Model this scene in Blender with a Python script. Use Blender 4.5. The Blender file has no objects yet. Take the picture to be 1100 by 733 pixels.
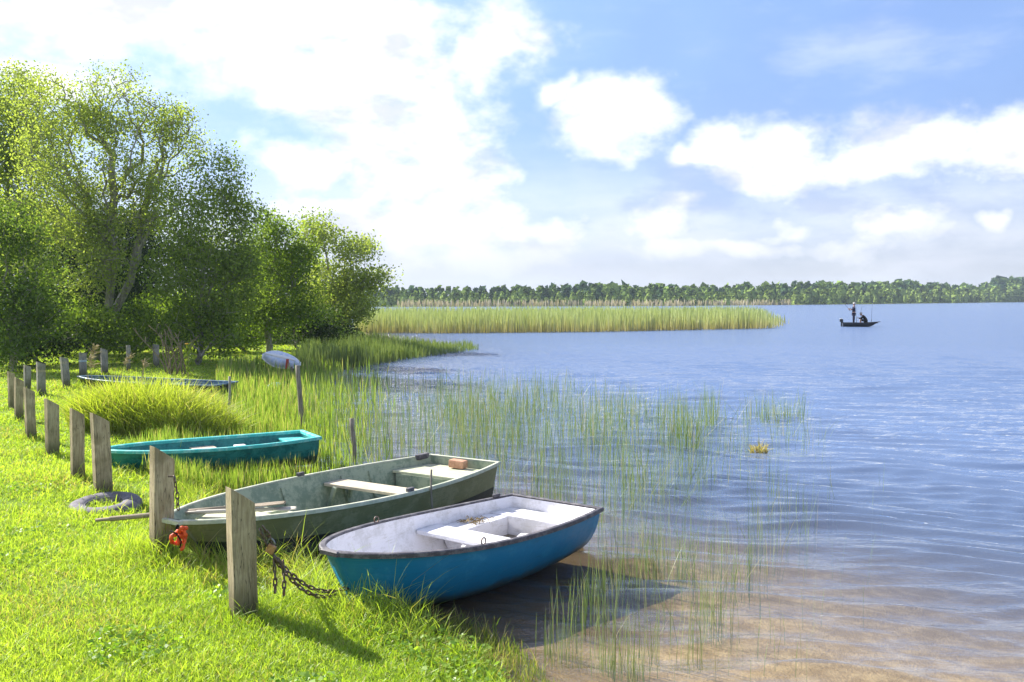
import bpy, bmesh, math, random
import numpy as np
from mathutils import Vector, Matrix, noise as mnoise
PI = math.pi
R = math.radians
rng = np.random.default_rng(7)
random.seed(7)
S = bpy.context.scene
COL = S.collection

# ------------------------------------------------------------------ camera, sky, sun, exposure
FPX, HOR, CAMZ = 1000.0, 320.5, 2.55          # focal length in photo pixels, horizon row, eye height
PITCH = math.atan((366.5 - HOR) / FPX)
cd = bpy.data.cameras.new('camera')
cd.sensor_width = 36.0
cd.lens = FPX / 1100 * 36
cd.clip_start = 0.05
cd.clip_end = 6000
cam = bpy.data.objects.new('camera', cd)
COL.objects.link(cam)
cam.location = (0, 0, CAMZ)
cam.rotation_euler = (PI / 2 - PITCH, 0, 0)
S.camera = cam

SUN_EL, SUN_AZ = R(36), R(-57)                # azimuth from +Y towards +X: the sun stands ahead, to the left
SKY_STRENGTH = 0.075
EXPOSURE = 1.30
sl = bpy.data.lights.new('sun', 'SUN')
sl.energy = 4.8
sl.angle = R(0.5)
sl.color = (1.0, 0.95, 0.86)
sun = bpy.data.objects.new('sun', sl)
COL.objects.link(sun)
sdir = Vector((math.cos(SUN_EL) * math.sin(SUN_AZ), math.cos(SUN_EL) * math.cos(SUN_AZ), math.sin(SUN_EL)))
sun.rotation_euler = sdir.to_track_quat('Z', 'Y').to_euler()
sun.location = (-20, 12, 30)
S.view_settings.view_transform = 'Standard'
S.view_settings.look = 'None'
S.view_settings.exposure = EXPOSURE
S.view_settings.gamma = 1.0
S.view_settings.use_curve_mapping = False
S.cycles.use_denoising = True
S.cycles.denoiser = 'OPENIMAGEDENOISE'
S.cycles.max_bounces = 8
S.cycles.diffuse_bounces = 3
S.cycles.glossy_bounces = 3
S.cycles.transmission_bounces = 6
S.cycles.transparent_max_bounces = 10
S.cycles.volume_bounces = 0
S.cycles.caustics_reflective = False
S.cycles.caustics_refractive = False


def ray(px, py):
    """direction (y = 1) of the sight line through a pixel of the 1100 x 733 photograph"""
    u, v = (px - 550) / FPX, (366.5 - py) / FPX
    c, s = math.cos(PITCH), math.sin(PITCH)
    y = c + v * s
    return u / y, (v * c - s) / y


def P(px, py, z=0.0):
    """the point of the plane at height z seen at a pixel"""
    a, b = ray(px, py)
    t = (z - CAMZ) / b
    return Vector((a * t, t, z))


def W(px, py, Y):
    """the point at distance Y seen at a pixel"""
    a, b = ray(px, py)
    return Vector((a * Y, Y, CAMZ + b * Y))


# ------------------------------------------------------------------ world
world = bpy.data.worlds.new('World')
S.world = world
world.use_nodes = True
wt = world.node_tree
wt.nodes.clear()


class NT:
    """small helper for writing node graphs"""

    def __init__(self, tree):
        self.t = tree

    def n(self, kind, **kw):
        nd = self.t.nodes.new(kind)
        for k, v in kw.items():
            if k.startswith('_'):
                setattr(nd, k[1:], v)
            else:
                key = k.replace('__', ' ')
                self.set(nd.inputs[int(key[1:]) if key[0] == 'i' and key[1:].isdigit() else key], v)
        return nd

    def set(self, sock, v):
        if hasattr(v, 'is_output') or isinstance(v, bpy.types.NodeSocket):
            self.t.links.new(v, sock)
        else:
            sock.default_value = v

    def m(self, op, a, b=0.0, c=None, clamp=False):
        nd = self.t.nodes.new('ShaderNodeMath')
        nd.operation = op
        nd.use_clamp = clamp
        self.set(nd.inputs[0], a)
        self.set(nd.inputs[1], b)
        if c is not None:
            self.set(nd.inputs[2], c)
        return nd.outputs[0]

    def mix(self, f, a, b, blend='MIX'):
        nd = self.t.nodes.new('ShaderNodeMix')
        nd.data_type = 'RGBA'
        nd.blend_type = blend
        self.set(nd.inputs[0], f)
        for s, v in ((nd.inputs[6], a), (nd.inputs[7], b)):
            if isinstance(v, tuple) and len(v) == 3:
                v = (*v, 1)
            self.set(s, v)
        return nd.outputs[2]

    def ramp(self, f, a, b, lo=0.0, hi=1.0, smooth=True):
        nd = self.t.nodes.new('ShaderNodeMapRange')
        nd.interpolation_type = 'SMOOTHSTEP' if smooth else 'LINEAR'
        for i, v in enumerate((f, a, b, lo, hi)):
            self.set(nd.inputs[i], v)
        return nd.outputs[0]

    def noise(self, vec, scale, detail=3.0, rough=0.5, dist=0.0):
        nd = self.t.nodes.new('ShaderNodeTexNoise')
        self.set(nd.inputs['Vector'], vec)
        nd.inputs['Scale'].default_value = scale
        nd.inputs['Detail'].default_value = detail
        nd.inputs['Roughness'].default_value = rough
        nd.inputs['Distortion'].default_value = dist
        return nd

    def mapping(self, vec, scale=(1, 1, 1), rot=(0, 0, 0), loc=(0, 0, 0)):
        nd = self.t.nodes.new('ShaderNodeMapping')
        self.set(nd.inputs[0], vec)
        nd.inputs['Location'].default_value = loc
        nd.inputs['Rotation'].default_value = rot
        nd.inputs['Scale'].default_value = scale
        return nd.outputs[0]


def build_world():
    g = NT(wt)
    sky = g.n('ShaderNodeTexSky')
    sky.sky_type = 'NISHITA'
    sky.sun_disc = False
    sky.sun_elevation = SUN_EL
    sky.sun_rotation = SUN_AZ % (2 * PI)
    sky.altitude = 20
    sky.air_density = 1.0
    sky.dust_density = 0.35
    sky.ozone_density = 1.6
    tc = g.n('ShaderNodeTexCoord')
    d = tc.outputs['Generated']
    sp = g.n('ShaderNodeSeparateXYZ', i0=d)
    x, y, z = sp.outputs
    az = g.m('ARCTAN2', x, y)
    el = g.m('ARCSINE', z)
    wn = g.noise(d, 7.0, 4, 0.55)
    ws = g.n('ShaderNodeSeparateColor', i0=wn.outputs['Color'])
    az = g.m('ADD', az, g.m('MULTIPLY', g.m('SUBTRACT', ws.outputs[0], 0.5), 0.17))
    el = g.m('ADD', el, g.m('MULTIPLY', g.m('SUBTRACT', ws.outputs[1], 0.5), 0.09))
    # cloud banks: photo position and half sizes of each, held as directions in the sky
    banks = [(180, 0, 350, 78), (300, 75, 120, 55), (455, 235, 150, 52), (560, 245, 120, 36), (800, 262, 260, 18), (510, 275, 230, 45), (385, 55, 150, 105), (430, 90, 120, 125), (455, 185, 120, 55), (520, 60, 45, 60),
             (345, 178, 66, 42), (50, 74, 130, 26), (400, 235, 130, 35),
             (668, 130, 80, 42), (590, 103, 22, 18), (640, 110, 40, 26),
             (850, 178, 150, 36), (930, 170, 130, 40), (745, 178, 60, 22), (1000, 155, 120, 42), (1090, 162, 120, 42), (770, 165, 40, 22),
             (520, 232, 95, 40), (590, 246, 70, 28), (722, 236, 80, 33), (858, 247, 45, 18), (952, 240, 55, 22),
             (1060, 246, 40, 14), (470, 280, 120, 16)]
    dens = None
    for px, py, rx, ry in banks:
        a, b = ray(px, py)
        a0, e0 = math.atan(a), math.atan(b / math.sqrt(1 + a * a))
        ra, re = rx / FPX / (1 + a * a), ry / FPX
        da = g.m('MULTIPLY', g.m('SUBTRACT', az, a0), 1 / ra)
        de = g.m('MULTIPLY', g.m('SUBTRACT', el, e0), 1 / re)
        q = g.m('SQRT', g.m('ADD', g.m('MULTIPLY', da, da), g.m('MULTIPLY', de, de)))
        v = g.m('SUBTRACT', 1.0, q)
        dens = v if dens is None else g.m('MAXIMUM', dens, v)
    # scattered clouds over the rest of the sky
    big = g.noise(g.mapping(d, (1, 1, 1.9)), 2.6, 5, 0.55).outputs['Fac']
    away = g.m('MAXIMUM', g.ramp(el, 0.36, 0.5), g.ramp(g.m('ABSOLUTE', az), 0.6, 0.75))
    gen = g.m('SUBTRACT', g.m('MULTIPLY', g.m('SUBTRACT', big, 0.50), 5.0), g.m('MULTIPLY', g.m('SUBTRACT', 1.0, away), 3.0))
    dens = g.m('MAXIMUM', dens, gen)
    fb = g.noise(g.mapping(d, (1, 1, 1.5)), 17.0, 8, 0.58).outputs['Fac']
    dd = g.m('ADD', dens, g.m('MULTIPLY', g.m('SUBTRACT', fb, 0.5), 2.3))
    cov = g.ramp(dd, -0.30, 1.0)
    # thin veil low over the horizon
    wisp = g.noise(g.mapping(d, (1, 1, 3.2)), 6.0, 6, 0.6).outputs['Fac']
    veil = g.m('MULTIPLY', g.ramp(g.m('ABSOLUTE', el), 0.20, 0.0), g.ramp(wisp, 0.30, 0.66, 0.42, 0.85))
    thin = g.m('MULTIPLY', g.ramp(wisp, 0.44, 0.75), 0.22)
    cov = g.m('MAXIMUM', cov, g.m('MAXIMUM', veil, thin))
    sh = g.noise(g.mapping(d, (1, 1, 2.2), loc=(3, 1, 5)), 9.0, 5, 0.55).outputs['Fac']
    k = CLOUD
    core = g.mix(g.ramp(sh, 0.36, 0.52), tuple(v * k for v in (0.90, 0.93, 1.04)), tuple(v * k for v in (1.4, 1.4, 1.4)))
    low = g.mix(g.ramp(el, 0.13, 0.01), core, tuple(v * k for v in (0.80, 0.84, 0.97)))
    tint = g.mix(g.ramp(g.m('ABSOLUTE', el), 0.42, 0.0), SKY_TINT, (0.47, 0.505, 0.76))
    skyc = g.mix(1.0, sky.outputs[0], tint, 'MULTIPLY')
    col = g.mix(cov, skyc, low)
    bg = g.n('ShaderNodeBackground', Color=col, Strength=SKY_STRENGTH)
    out = g.n('ShaderNodeOutputWorld', Surface=bg.outputs[0])


CLOUD = 5.5
SKY_TINT = (1.15, 1.14, 1.30)
build_world()

# ------------------------------------------------------------------ small tools


def tag(o, label=None, cat=None, group=None, kind=None):
    if label: o['label'] = label
    if cat: o['category'] = cat
    if group: o['group'] = group
    if kind: o['kind'] = kind
    return o


def empty(name, loc=(0, 0, 0), rz=0.0, label=None, cat=None, group=None):
    o = bpy.data.objects.new(name, None)
    o.empty_display_size = 0.2
    COL.objects.link(o)
    o.location = loc
    o.rotation_euler = (0, 0, rz)
    return tag(o, label, cat, group)


class MB:
    """collects vertices and faces of ONE mesh"""

    def __init__(self):
        self.v, self.f = [], []

    def add(self, vs, fs):
        k = len(self.v)
        self.v += [tuple(p) for p in vs]
        self.f += [tuple(i + k for i in f) for f in fs]

    def box(self, c, s, M=None):
        x, y, z = (a / 2 for a in s)
        vs = [Vector((i * x, j * y, k * z)) for k in (-1, 1) for j in (-1, 1) for i in (-1, 1)]
        if M is not None:
            vs = [M @ p for p in vs]
        vs = [p + Vector(c) for p in vs]
        self.add(vs, [(0, 2, 3, 1), (4, 5, 7, 6), (0, 1, 5, 4), (2, 6, 7, 3), (0, 4, 6, 2), (1, 3, 7, 5)])

    def prism(self, poly, z0, z1):
        n = len(poly)
        self.add([(x, y, z0) for x, y in poly] + [(x, y, z1) for x, y in poly],
                 [tuple(range(n - 1, -1, -1)), tuple(range(n, 2 * n))] + [(i, (i + 1) % n, n + (i + 1) % n, n + i) for i in range(n)])

    def tube(self, pts, rad, n=8, closed=False, cap=True):
        pts = [Vector(p) for p in pts]
        if not hasattr(rad, '__len__'):
            rad = [rad] * len(pts)
        m = len(pts)
        vs = []
        prev = None
        for i, p in enumerate(pts):
            if closed:
                t = pts[(i + 1) % m] - pts[i - 1]
            else:
                t = pts[min(i + 1, m - 1)] - pts[max(i - 1, 0)]
            t.normalize()
            if prev is None:
                a = Vector((0, 0, 1)) if abs(t.z) < 0.9 else Vector((1, 0, 0))
                u = t.cross(a).normalized()
            else:
                u = (prev - t * prev.dot(t)).normalized()
            prev = u
            w = t.cross(u)
            for k in range(n):
                a = 2 * PI * k / n
                vs.append(p + (u * math.cos(a) + w * math.sin(a)) * rad[i])
        fs = []
        for i in range(m if closed else m - 1):
            for k in range(n):
                a, b = i * n + k, i * n + (k + 1) % n
                c, d_ = ((i + 1) % m) * n + (k + 1) % n, ((i + 1) % m) * n + k
                fs.append((a, b, c, d_))
        if cap and not closed:
            fs.append(tuple(range(n - 1, -1, -1)))
            fs.append(tuple(range((m - 1) * n, m * n)))
        self.add(vs, fs)

    def lathe(self, prof, n=16, M=None, c=(0, 0, 0)):
        vs, fs = [], []
        for r, z in prof:
            for k in range(n):
                a = 2 * PI * k / n
                p = Vector((r * math.cos(a), r * math.sin(a), z))
                if M is not None: p = M @ p
                vs.append(p + Vector(c))
        for i in range(len(prof) - 1):
            for k in range(n):
                fs.append((i * n + k, i * n + (k + 1) % n, (i + 1) * n + (k + 1) % n, (i + 1) * n + k))
        self.add(vs, fs)

    def grid(self, rows):
        n, m = len(rows), len(rows[0])
        vs = [p for r in rows for p in r]
        fs = [(i * m + j, i * m + j + 1, (i + 1) * m + j + 1, (i + 1) * m + j) for i in range(n - 1) for j in range(m - 1)]
        self.add(vs, fs)

    def build(self, name, mat, parent=None, smooth=False, bevel=0.0):
        me = bpy.data.meshes.new(name)
        me.from_pydata([tuple(p) for p in self.v], [], self.f)
        me.validate()
        bm = bmesh.new()
        bm.from_mesh(me)
        bmesh.ops.recalc_face_normals(bm, faces=bm.faces)
        if bevel:
            bmesh.ops.remove_doubles(bm, verts=bm.verts, dist=1e-5)
            bmesh.ops.bevel(bm, geom=[e for e in bm.edges if len(e.link_faces) == 2 and e.calc_face_angle(0) > 0.5],
                            offset=bevel, segments=2, affect='EDGES', profile=0.6)
        bm.to_mesh(me)
        bm.free()
        if smooth:
            me.shade_smooth()
        me.materials.append(mat)
        o = bpy.data.objects.new(name, me)
        COL.objects.link(o)
        if parent is not None:
            o.parent = parent
        return o


def np_mesh(name, co, quads, mat, tris=None, colors=None, floats=None, smooth=False, parent=None):
    """fast mesh from numpy arrays"""
    me = bpy.data.meshes.new(name)
    nq = 0 if quads is None else len(quads)
    nt = 0 if tris is None else len(tris)
    me.vertices.add(len(co))
    me.vertices.foreach_set('co', np.asarray(co, np.float32).ravel())
    me.loops.add(nq * 4 + nt * 3)
    me.polygons.add(nq + nt)
    li = []
    if nq: li.append(np.asarray(quads, np.int32).ravel())
    if nt: li.append(np.asarray(tris, np.int32).ravel())
    me.loops.foreach_set('vertex_index', np.concatenate(li))
    st = np.concatenate([np.arange(nq) * 4, nq * 4 + np.arange(nt) * 3]).astype(np.int32)
    me.polygons.foreach_set('loop_start', st)
    if smooth:
        me.polygons.foreach_set('use_smooth', np.ones(nq + nt, bool))
    me.update(calc_edges=True)
    if colors is not None:
        a = me.color_attributes.new('tint', 'FLOAT_COLOR', 'POINT')
        c = np.ones((len(co), 4), np.float32)
        c[:, :3] = colors
        a.data.foreach_set('color', c.ravel())
    if floats:
        for k, v in floats.items():
            a = me.attributes.new(k, 'FLOAT', 'POINT')
            a.data.foreach_set('value', np.asarray(v, np.float32))
    me.materials.append(mat)
    o = bpy.data.objects.new(name, me)
    COL.objects.link(o)
    if parent is not None:
        o.parent = parent
    return o


# ------------------------------------------------------------------ materials


def new_mat(name):
    m = bpy.data.materials.new(name)
    m.use_nodes = True
    m.node_tree.nodes.clear()
    g = NT(m.node_tree)
    out = g.n('ShaderNodeOutputMaterial')
    return m, g, out


def principled(g, out, color, rough=0.6, spec=0.5, metal=0.0, bump=None, bump_s=0.2, bump_d=0.01):
    b = g.n('ShaderNodeBsdfPrincipled')
    g.set(b.inputs['Base Color'], (*color, 1) if isinstance(color, tuple) and len(color) == 3 else color)
    g.set(b.inputs['Roughness'], rough)
    g.set(b.inputs['Metallic'], metal)
    g.set(b.inputs['Specular IOR Level'], spec)
    if bump is not None:
        bp = g.n('ShaderNodeBump', Height=bump, Strength=bump_s, Distance=bump_d)
        g.set(b.inputs['Normal'], bp.outputs[0])
    g.set(out.inputs['Surface'], b.outputs[0])
    return b


def obj_co(g):
    return g.n('ShaderNodeTexCoord').outputs['Object']


def paint_mat(name, col, worn, wear=0.55, rough=0.45, scale=6.0, spec=0.4, dirt=(0.12, 0.11, 0.08), dirt_amt=0.35, scum=None):
    m, g, out = new_mat(name)
    c = obj_co(g)
    n1 = g.noise(c, scale, 6, 0.65).outputs['Fac']
    n2 = g.noise(c, scale * 7, 4, 0.6).outputs['Fac']
    st = g.noise(g.mapping(c, (1.2, 1.2, 9)), scale * 1.3, 5, 0.6).outputs['Fac']
    f = g.ramp(g.m('ADD', n1, g.m('MULTIPLY', n2, 0.35)), wear + 0.12, wear + 0.32)
    k = g.mix(f, col, worn)
    k = g.mix(g.m('MULTIPLY', g.ramp(st, 0.52, 0.78), dirt_amt), k, dirt)
    if scum is not None:
        z = g.n('ShaderNodeSeparateXYZ', i0=c).outputs[2]
        k = g.mix(g.m('MULTIPLY', g.ramp(g.m('ADD', z, g.m('MULTIPLY', g.m('SUBTRACT', n1, 0.5), 0.22)), scum + 0.10, scum), 0.75), k, (0.055, 0.06, 0.032))
        sc = g.noise(g.mapping(c, (0.5, 0.5, 16)), 4.0, 6, 0.7).outputs['Fac']
        k = g.mix(g.m('MULTIPLY', g.ramp(sc, 0.60, 0.66), 0.5), k, worn)
    principled(g, out, k, g.ramp(n1, 0.3, 0.7, rough - 0.08, rough + 0.2), spec, bump=n2, bump_s=0.12, bump_d=0.004)
    return m


def wood_mat(name, light, dark, axis=2, scale=9.0, stain=None, stretch=14.0, foot=False):
    m, g, out = new_mat(name)
    c = obj_co(g)
    s = [stretch] * 3
    s[axis] = 1.0
    oi = g.n('ShaderNodeObjectInfo').outputs['Random']
    off = g.n('ShaderNodeCombineXYZ', i0=g.m('MULTIPLY', oi, 17), i1=g.m('MULTIPLY', oi, 9), i2=g.m('MULTIPLY', oi, 31))
    cc = g.n('ShaderNodeVectorMath', _operation='ADD', i0=c, i1=off.outputs[0]).outputs[0]
    grain = g.noise(g.mapping(cc, tuple(s)), scale * 0.6, 6, 0.65, 0.6).outputs['Fac']
    fine = g.noise(g.mapping(cc, tuple(v * 3.0 for v in s)), scale * 0.7, 3, 0.6).outputs['Fac']
    blot = g.noise(cc, 3.2, 5, 0.6).outputs['Fac']
    k = g.mix(g.ramp(grain, 0.34, 0.66), dark, light)
    k = g.mix(g.m('MULTIPLY', g.ramp(fine, 0.56, 0.70), 0.55), k, tuple(v * 0.45 for v in dark))
    if stain:
        k = g.mix(g.m('MULTIPLY', g.ramp(blot, 0.44, 0.66), 0.6), k, stain)
    if foot:
        z = g.n('ShaderNodeSeparateXYZ', i0=c).outputs[2]
        zz = g.m('ADD', z, g.m('MULTIPLY', g.m('SUBTRACT', blot, 0.5), 0.5))
        k = g.mix(g.m('MULTIPLY', g.ramp(zz, 0.34, 0.06), 0.8), k, (0.085, 0.085, 0.035))
        k = g.mix(g.m('MULTIPLY', g.ramp(g.m('ABSOLUTE', g.m('SUBTRACT', zz, 0.62)), 0.05, 0.015), 0.35), k, (0.52, 0.42, 0.27))
        cr = g.noise(g.mapping(cc, (13, 13, 0.5)), 3.0, 2, 0.5).outputs['Fac']
        k = g.mix(g.m('MULTIPLY', g.ramp(g.m('ABSOLUTE', g.m('SUBTRACT', cr, 0.5)), 0.012, 0.003), 0.8), k, (0.04, 0.033, 0.022))
    principled(g, out, k, 0.85, 0.2, bump=g.m('ADD', grain, fine), bump_s=0.45, bump_d=0.006)
    return m


def leaf_mat(name, transl=0.45, gloss=0.06, tint=(1, 1, 1), ttint=(1.25, 1.2, 0.5)):
    m, g, out = new_mat(name)
    a = g.n('ShaderNodeAttribute', _attribute_name='tint').outputs['Color']
    c = g.mix(1.0, a, tint, 'MULTIPLY')
    d = g.n('ShaderNodeBsdfDiffuse', Color=c)
    t = g.n('ShaderNodeBsdfTranslucent', Color=g.mix(1.0, c, ttint, 'MULTIPLY'))
    mx = g.n('ShaderNodeMixShader', i0=transl, i1=d.outputs[0], i2=t.outputs[0])
    gl = g.n('ShaderNodeBsdfGlossy', Roughness=0.45, Color=(1, 1, 1, 1))
    m2 = g.n('ShaderNodeMixShader', i0=gloss, i1=mx.outputs[0], i2=gl.outputs[0])
    g.set(out.inputs['Surface'], m2.outputs[0])
    return m


def plain_mat(name, col, rough=0.6, spec=0.4, metal=0.0, var=0.25, scale=12.0, alt=None):
    m, g, out = new_mat(name)
    c = obj_co(g)
    n = g.noise(c, scale, 4, 0.6).outputs['Fac']
    lo = alt or tuple(v * (1 - var) for v in col)
    principled(g, out, g.mix(g.ramp(n, 0.3, 0.7), lo, col), rough, spec, metal, bump=n, bump_s=0.15, bump_d=0.004)
    return m


MAT = {}
MAT['leaf'] = leaf_mat('leaf', 0.52, 0.012, ttint=(1.5, 1.62, 0.70))
MAT['grass'] = leaf_mat('grass_blade', 0.50, 0.025, ttint=(1.4, 1.45, 0.5))
MAT['reed'] = leaf_mat('reed_stem', 0.30, 0.04, ttint=(1.1, 1.1, 0.6))
MAT['far_leaf'] = leaf_mat('far_foliage', 0.15, 0.0, ttint=(1.1, 1.1, 0.6))
MAT['bark'] = wood_mat('bark', (0.42, 0.39, 0.33), (0.20, 0.18, 0.15), 2, 5, stretch=5)
MAT['post'] = wood_mat('weathered_timber', (0.50, 0.41, 0.28), (0.31, 0.24, 0.15), 2, 8, stain=(0.17, 0.14, 0.075), foot=True)
MAT['post_grey'] = wood_mat('grey_timber', (0.38, 0.36, 0.33), (0.22, 0.20, 0.18), 2, 8, stain=(0.16, 0.15, 0.13), foot=True)
MAT['stake'] = wood_mat('stake_wood', (0.33, 0.29, 0.23), (0.15, 0.13, 0.10), 2, 8)
MAT['plank'] = wood_mat('bleached_plank', (0.66, 0.58, 0.46), (0.46, 0.39, 0.29), 1, 7, stain=(0.42, 0.36, 0.25))
MAT['oar'] = wood_mat('oar_wood', (0.36, 0.30, 0.23), (0.21, 0.17, 0.12), 0, 8)
MAT['oar_pale'] = wood_mat('pale_oar_wood', (0.60, 0.56, 0.49), (0.42, 0.38, 0.32), 0, 8)
MAT['blue'] = paint_mat('blue_hull_paint', (0.008, 0.185, 0.37), (0.03, 0.24, 0.42), 0.55, 0.42, 4.0, dirt=(0.02, 0.08, 0.11), dirt_amt=0.4, scum=0.06)
MAT['white_in'] = paint_mat('white_gelcoat', (0.71, 0.70, 0.735), (0.58, 0.57, 0.58), 0.50, 0.42, 5.0, dirt=(0.36, 0.32, 0.25), dirt_amt=0.5)
MAT['gunwale'] = paint_mat('dark_rubber_rim', (0.060, 0.055, 0.065), (0.16, 0.15, 0.16), 0.5, 0.6, 10.0, dirt=(0.22, 0.20, 0.18), dirt_amt=0.5)
MAT['olive'] = paint_mat('olive_hull_paint', (0.19, 0.19, 0.085), (0.26, 0.255, 0.14), 0.5, 0.55, 5.0, dirt=(0.05, 0.05, 0.03), dirt_amt=0.5)
MAT['olive_dark'] = paint_mat('dark_bottom_paint', (0.030, 0.030, 0.022), (0.07, 0.07, 0.05), 0.5, 0.6, 6.0)
MAT['sage'] = paint_mat('sage_inner_paint', (0.17, 0.225, 0.165), (0.32, 0.36, 0.27), 0.45, 0.6, 4.0, dirt=(0.15, 0.16, 0.10), dirt_amt=0.5)
MAT['sage_light'] = paint_mat('worn_sage_paint', (0.42, 0.46, 0.31), (0.55, 0.53, 0.38), 0.45, 0.65, 6.0, dirt=(0.30, 0.30, 0.19), dirt_amt=0.5)
MAT['sage_rim'] = paint_mat('worn_rim_paint', (0.42, 0.45, 0.33), (0.56, 0.56, 0.44), 0.45, 0.65, 6.0, dirt=(0.2, 0.2, 0.12), dirt_amt=0.5)
MAT['teal'] = paint_mat('teal_hull', (0.004, 0.135, 0.135), (0.03, 0.24, 0.22), 0.45, 0.4, 4.0, dirt=(0.03, 0.06, 0.04), dirt_amt=0.7, scum=0.05)
MAT['teal_rim'] = paint_mat('turquoise_rim', (0.06, 0.48, 0.45), (0.25, 0.60, 0.55), 0.5, 0.4, 8.0)
MAT['black_hull'] = plain_mat('black_hull', (0.012, 0.014, 0.018), 0.5)
MAT['navy_rim'] = paint_mat('faded_navy_rim', (0.03, 0.09, 0.16), (0.16, 0.24, 0.30), 0.5, 0.5, 8.0)
MAT['pale_rim'] = paint_mat('pale_rim', (0.48, 0.56, 0.60), (0.3, 0.36, 0.4), 0.5, 0.5, 8.0)
MAT['iron'] = plain_mat('rusty_iron', (0.17, 0.15, 0.14), 0.55, 0.5, 0.7, alt=(0.15, 0.085, 0.05), scale=30)
MAT['steel'] = plain_mat('dull_steel', (0.30, 0.30, 0.31), 0.45, 0.5, 0.8, scale=20)
MAT['rubber'] = paint_mat('faded_rubber', (0.095, 0.087, 0.105), (0.20, 0.185, 0.21), 0.45, 0.8, 9.0, dirt=(0.2, 0.19, 0.15), dirt_amt=0.6)
MAT['orange'] = plain_mat('orange_fabric', (0.85, 0.13, 0.025), 0.55, 0.3, alt=(0.62, 0.055, 0.02), scale=14)
MAT['brick'] = plain_mat('pinkish_block', (0.58, 0.33, 0.22), 0.85, 0.2, alt=(0.42, 0.22, 0.14), scale=18)
MAT['weed'] = plain_mat('dried_weed', (0.30, 0.22, 0.10), 0.9, 0.1, alt=(0.15, 0.11, 0.05), scale=25)
MAT['straw'] = plain_mat('dry_stalk', (0.50, 0.40, 0.23), 0.9, 0.1, alt=(0.33, 0.25, 0.14), scale=12)
MAT['twig'] = plain_mat('dead_twig', (0.30, 0.24, 0.16), 0.9, 0.1, alt=(0.18, 0.14, 0.10), scale=12)
MAT['dinghy'] = paint_mat('pale_blue_hull', (0.44, 0.54, 0.74), (0.66, 0.70, 0.78), 0.40, 0.45, 7.0, dirt=(0.10, 0.24, 0.50), dirt_amt=0.7)
MAT['white'] = plain_mat('white_paint', (0.78, 0.78, 0.76), 0.5, 0.4, var=0.12)
MAT['red'] = plain_mat('faded_red', (0.50, 0.06, 0.05), 0.6, 0.3)
MAT['lightblue'] = plain_mat('light_blue_plastic', (0.25, 0.55, 0.75), 0.45, 0.4, var=0.15)
MAT['navy_cloth'] = plain_mat('navy_cloth', (0.035, 0.035, 0.065), 0.9, 0.1)
MAT['black_cloth'] = plain_mat('black_cloth', (0.012, 0.012, 0.014), 0.9, 0.1)
MAT['skin'] = plain_mat('skin', (0.55, 0.33, 0.24), 0.6, 0.3, var=0.1)
MAT['grey_cap'] = plain_mat('pale_cap', (0.55, 0.53, 0.50), 0.8, 0.2, var=0.1)
MAT['bass_hull'] = plain_mat('dark_boat_gelcoat', (0.014, 0.016, 0.024), 0.3, 0.5)
MAT['carbon'] = plain_mat('carbon_rod', (0.03, 0.03, 0.035), 0.4, 0.5)
MAT['yellow'] = plain_mat('yellow_petal', (0.75, 0.42, 0.02), 0.7, 0.2)

# ------------------------------------------------------------------ lake outline, terrain
NEAR = [(2200, -220), (200, -60), (60, -18), (20, -3.5), (8, 1.2), (3.4, 3.1), (1.5, 4.0), (0.35, 5.0)] + \
       [tuple(P(px, py, 0.0)[:2]) for px, py in ((545, 733), (530, 712), (490, 690), (440, 666), (385, 648), (312, 612), (245, 555), (215, 495),
                                                (240, 445), (262, 415), (315, 397), (395, 380))] + \
       [(-8.8, 58), (-12, 76), (-26, 100), (-60, 140), (-120, 190), (-250, 240)]
FAR = [(-120, 262), (-34, 278), (50, 305), (150, 400), (290, 560), (520, 760), (760, 880), (1500, 1000), (2200, 1000)]
LAKE = np.array(NEAR + FAR, float)


def lake_sd(x, y):
    """signed distance to the lake outline: > 0 on land"""
    x = np.asarray(x, float).ravel()
    y = np.asarray(y, float).ravel()
    best = np.full(x.shape, 1e18)
    inside = np.zeros(x.shape, bool)
    n = len(LAKE)
    for i in range(n):
        ax, ay = LAKE[i]
        bx, by = LAKE[(i + 1) % n]
        dx, dy = bx - ax, by - ay
        t = np.clip(((x - ax) * dx + (y - ay) * dy) / (dx * dx + dy * dy), 0, 1)
        best = np.minimum(best, (x - ax - t * dx) ** 2 + (y - ay - t * dy) ** 2)
        c = (ay > y) != (by > y)
        with np.errstate(divide='ignore', invalid='ignore'):
            xi = (bx - ax) * (y - ay) / (by - ay) + ax
        inside ^= c & (x < xi)
    d = np.sqrt(best)
    return np.where(inside, -d, d)


def wob(x, y):
    return (np.sin(x * 1.3 + 0.7 * np.sin(y * 0.9)) * np.cos(y * 1.1 + x * 0.4) * 0.5 + np.sin(x * 3.1 + y * 2.3) * 0.25
            + np.sin(x * 5.3 - y * 4.7 + 1.0) * 0.15)


def terrain(x, y, sd=None):
    x = np.asarray(x, float)
    y = np.asarray(y, float)
    if sd is None:
        sd = lake_sd(x, y).reshape(x.shape)
    sd = sd + 0.18 * wob(x * 1.4, y * 1.4)
    land = 0.33 * (1 - np.exp(-np.maximum(sd, 0) / 1.1)) + np.minimum(np.maximum(sd, 0) * 0.006, 1.2)
    land = land + 0.03 * wob(x, y) * np.clip(sd, 0, 1)
    bed = -np.minimum(0.055 * np.maximum(-sd, 0) + 0.0040 * np.maximum(-sd, 0) ** 2, 2.6)
    bed = bed + 0.02 * wob(x * 1.7, y * 2.2) * np.clip(-sd, 0, 1)
    return np.where(sd > 0, land, bed)


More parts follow.
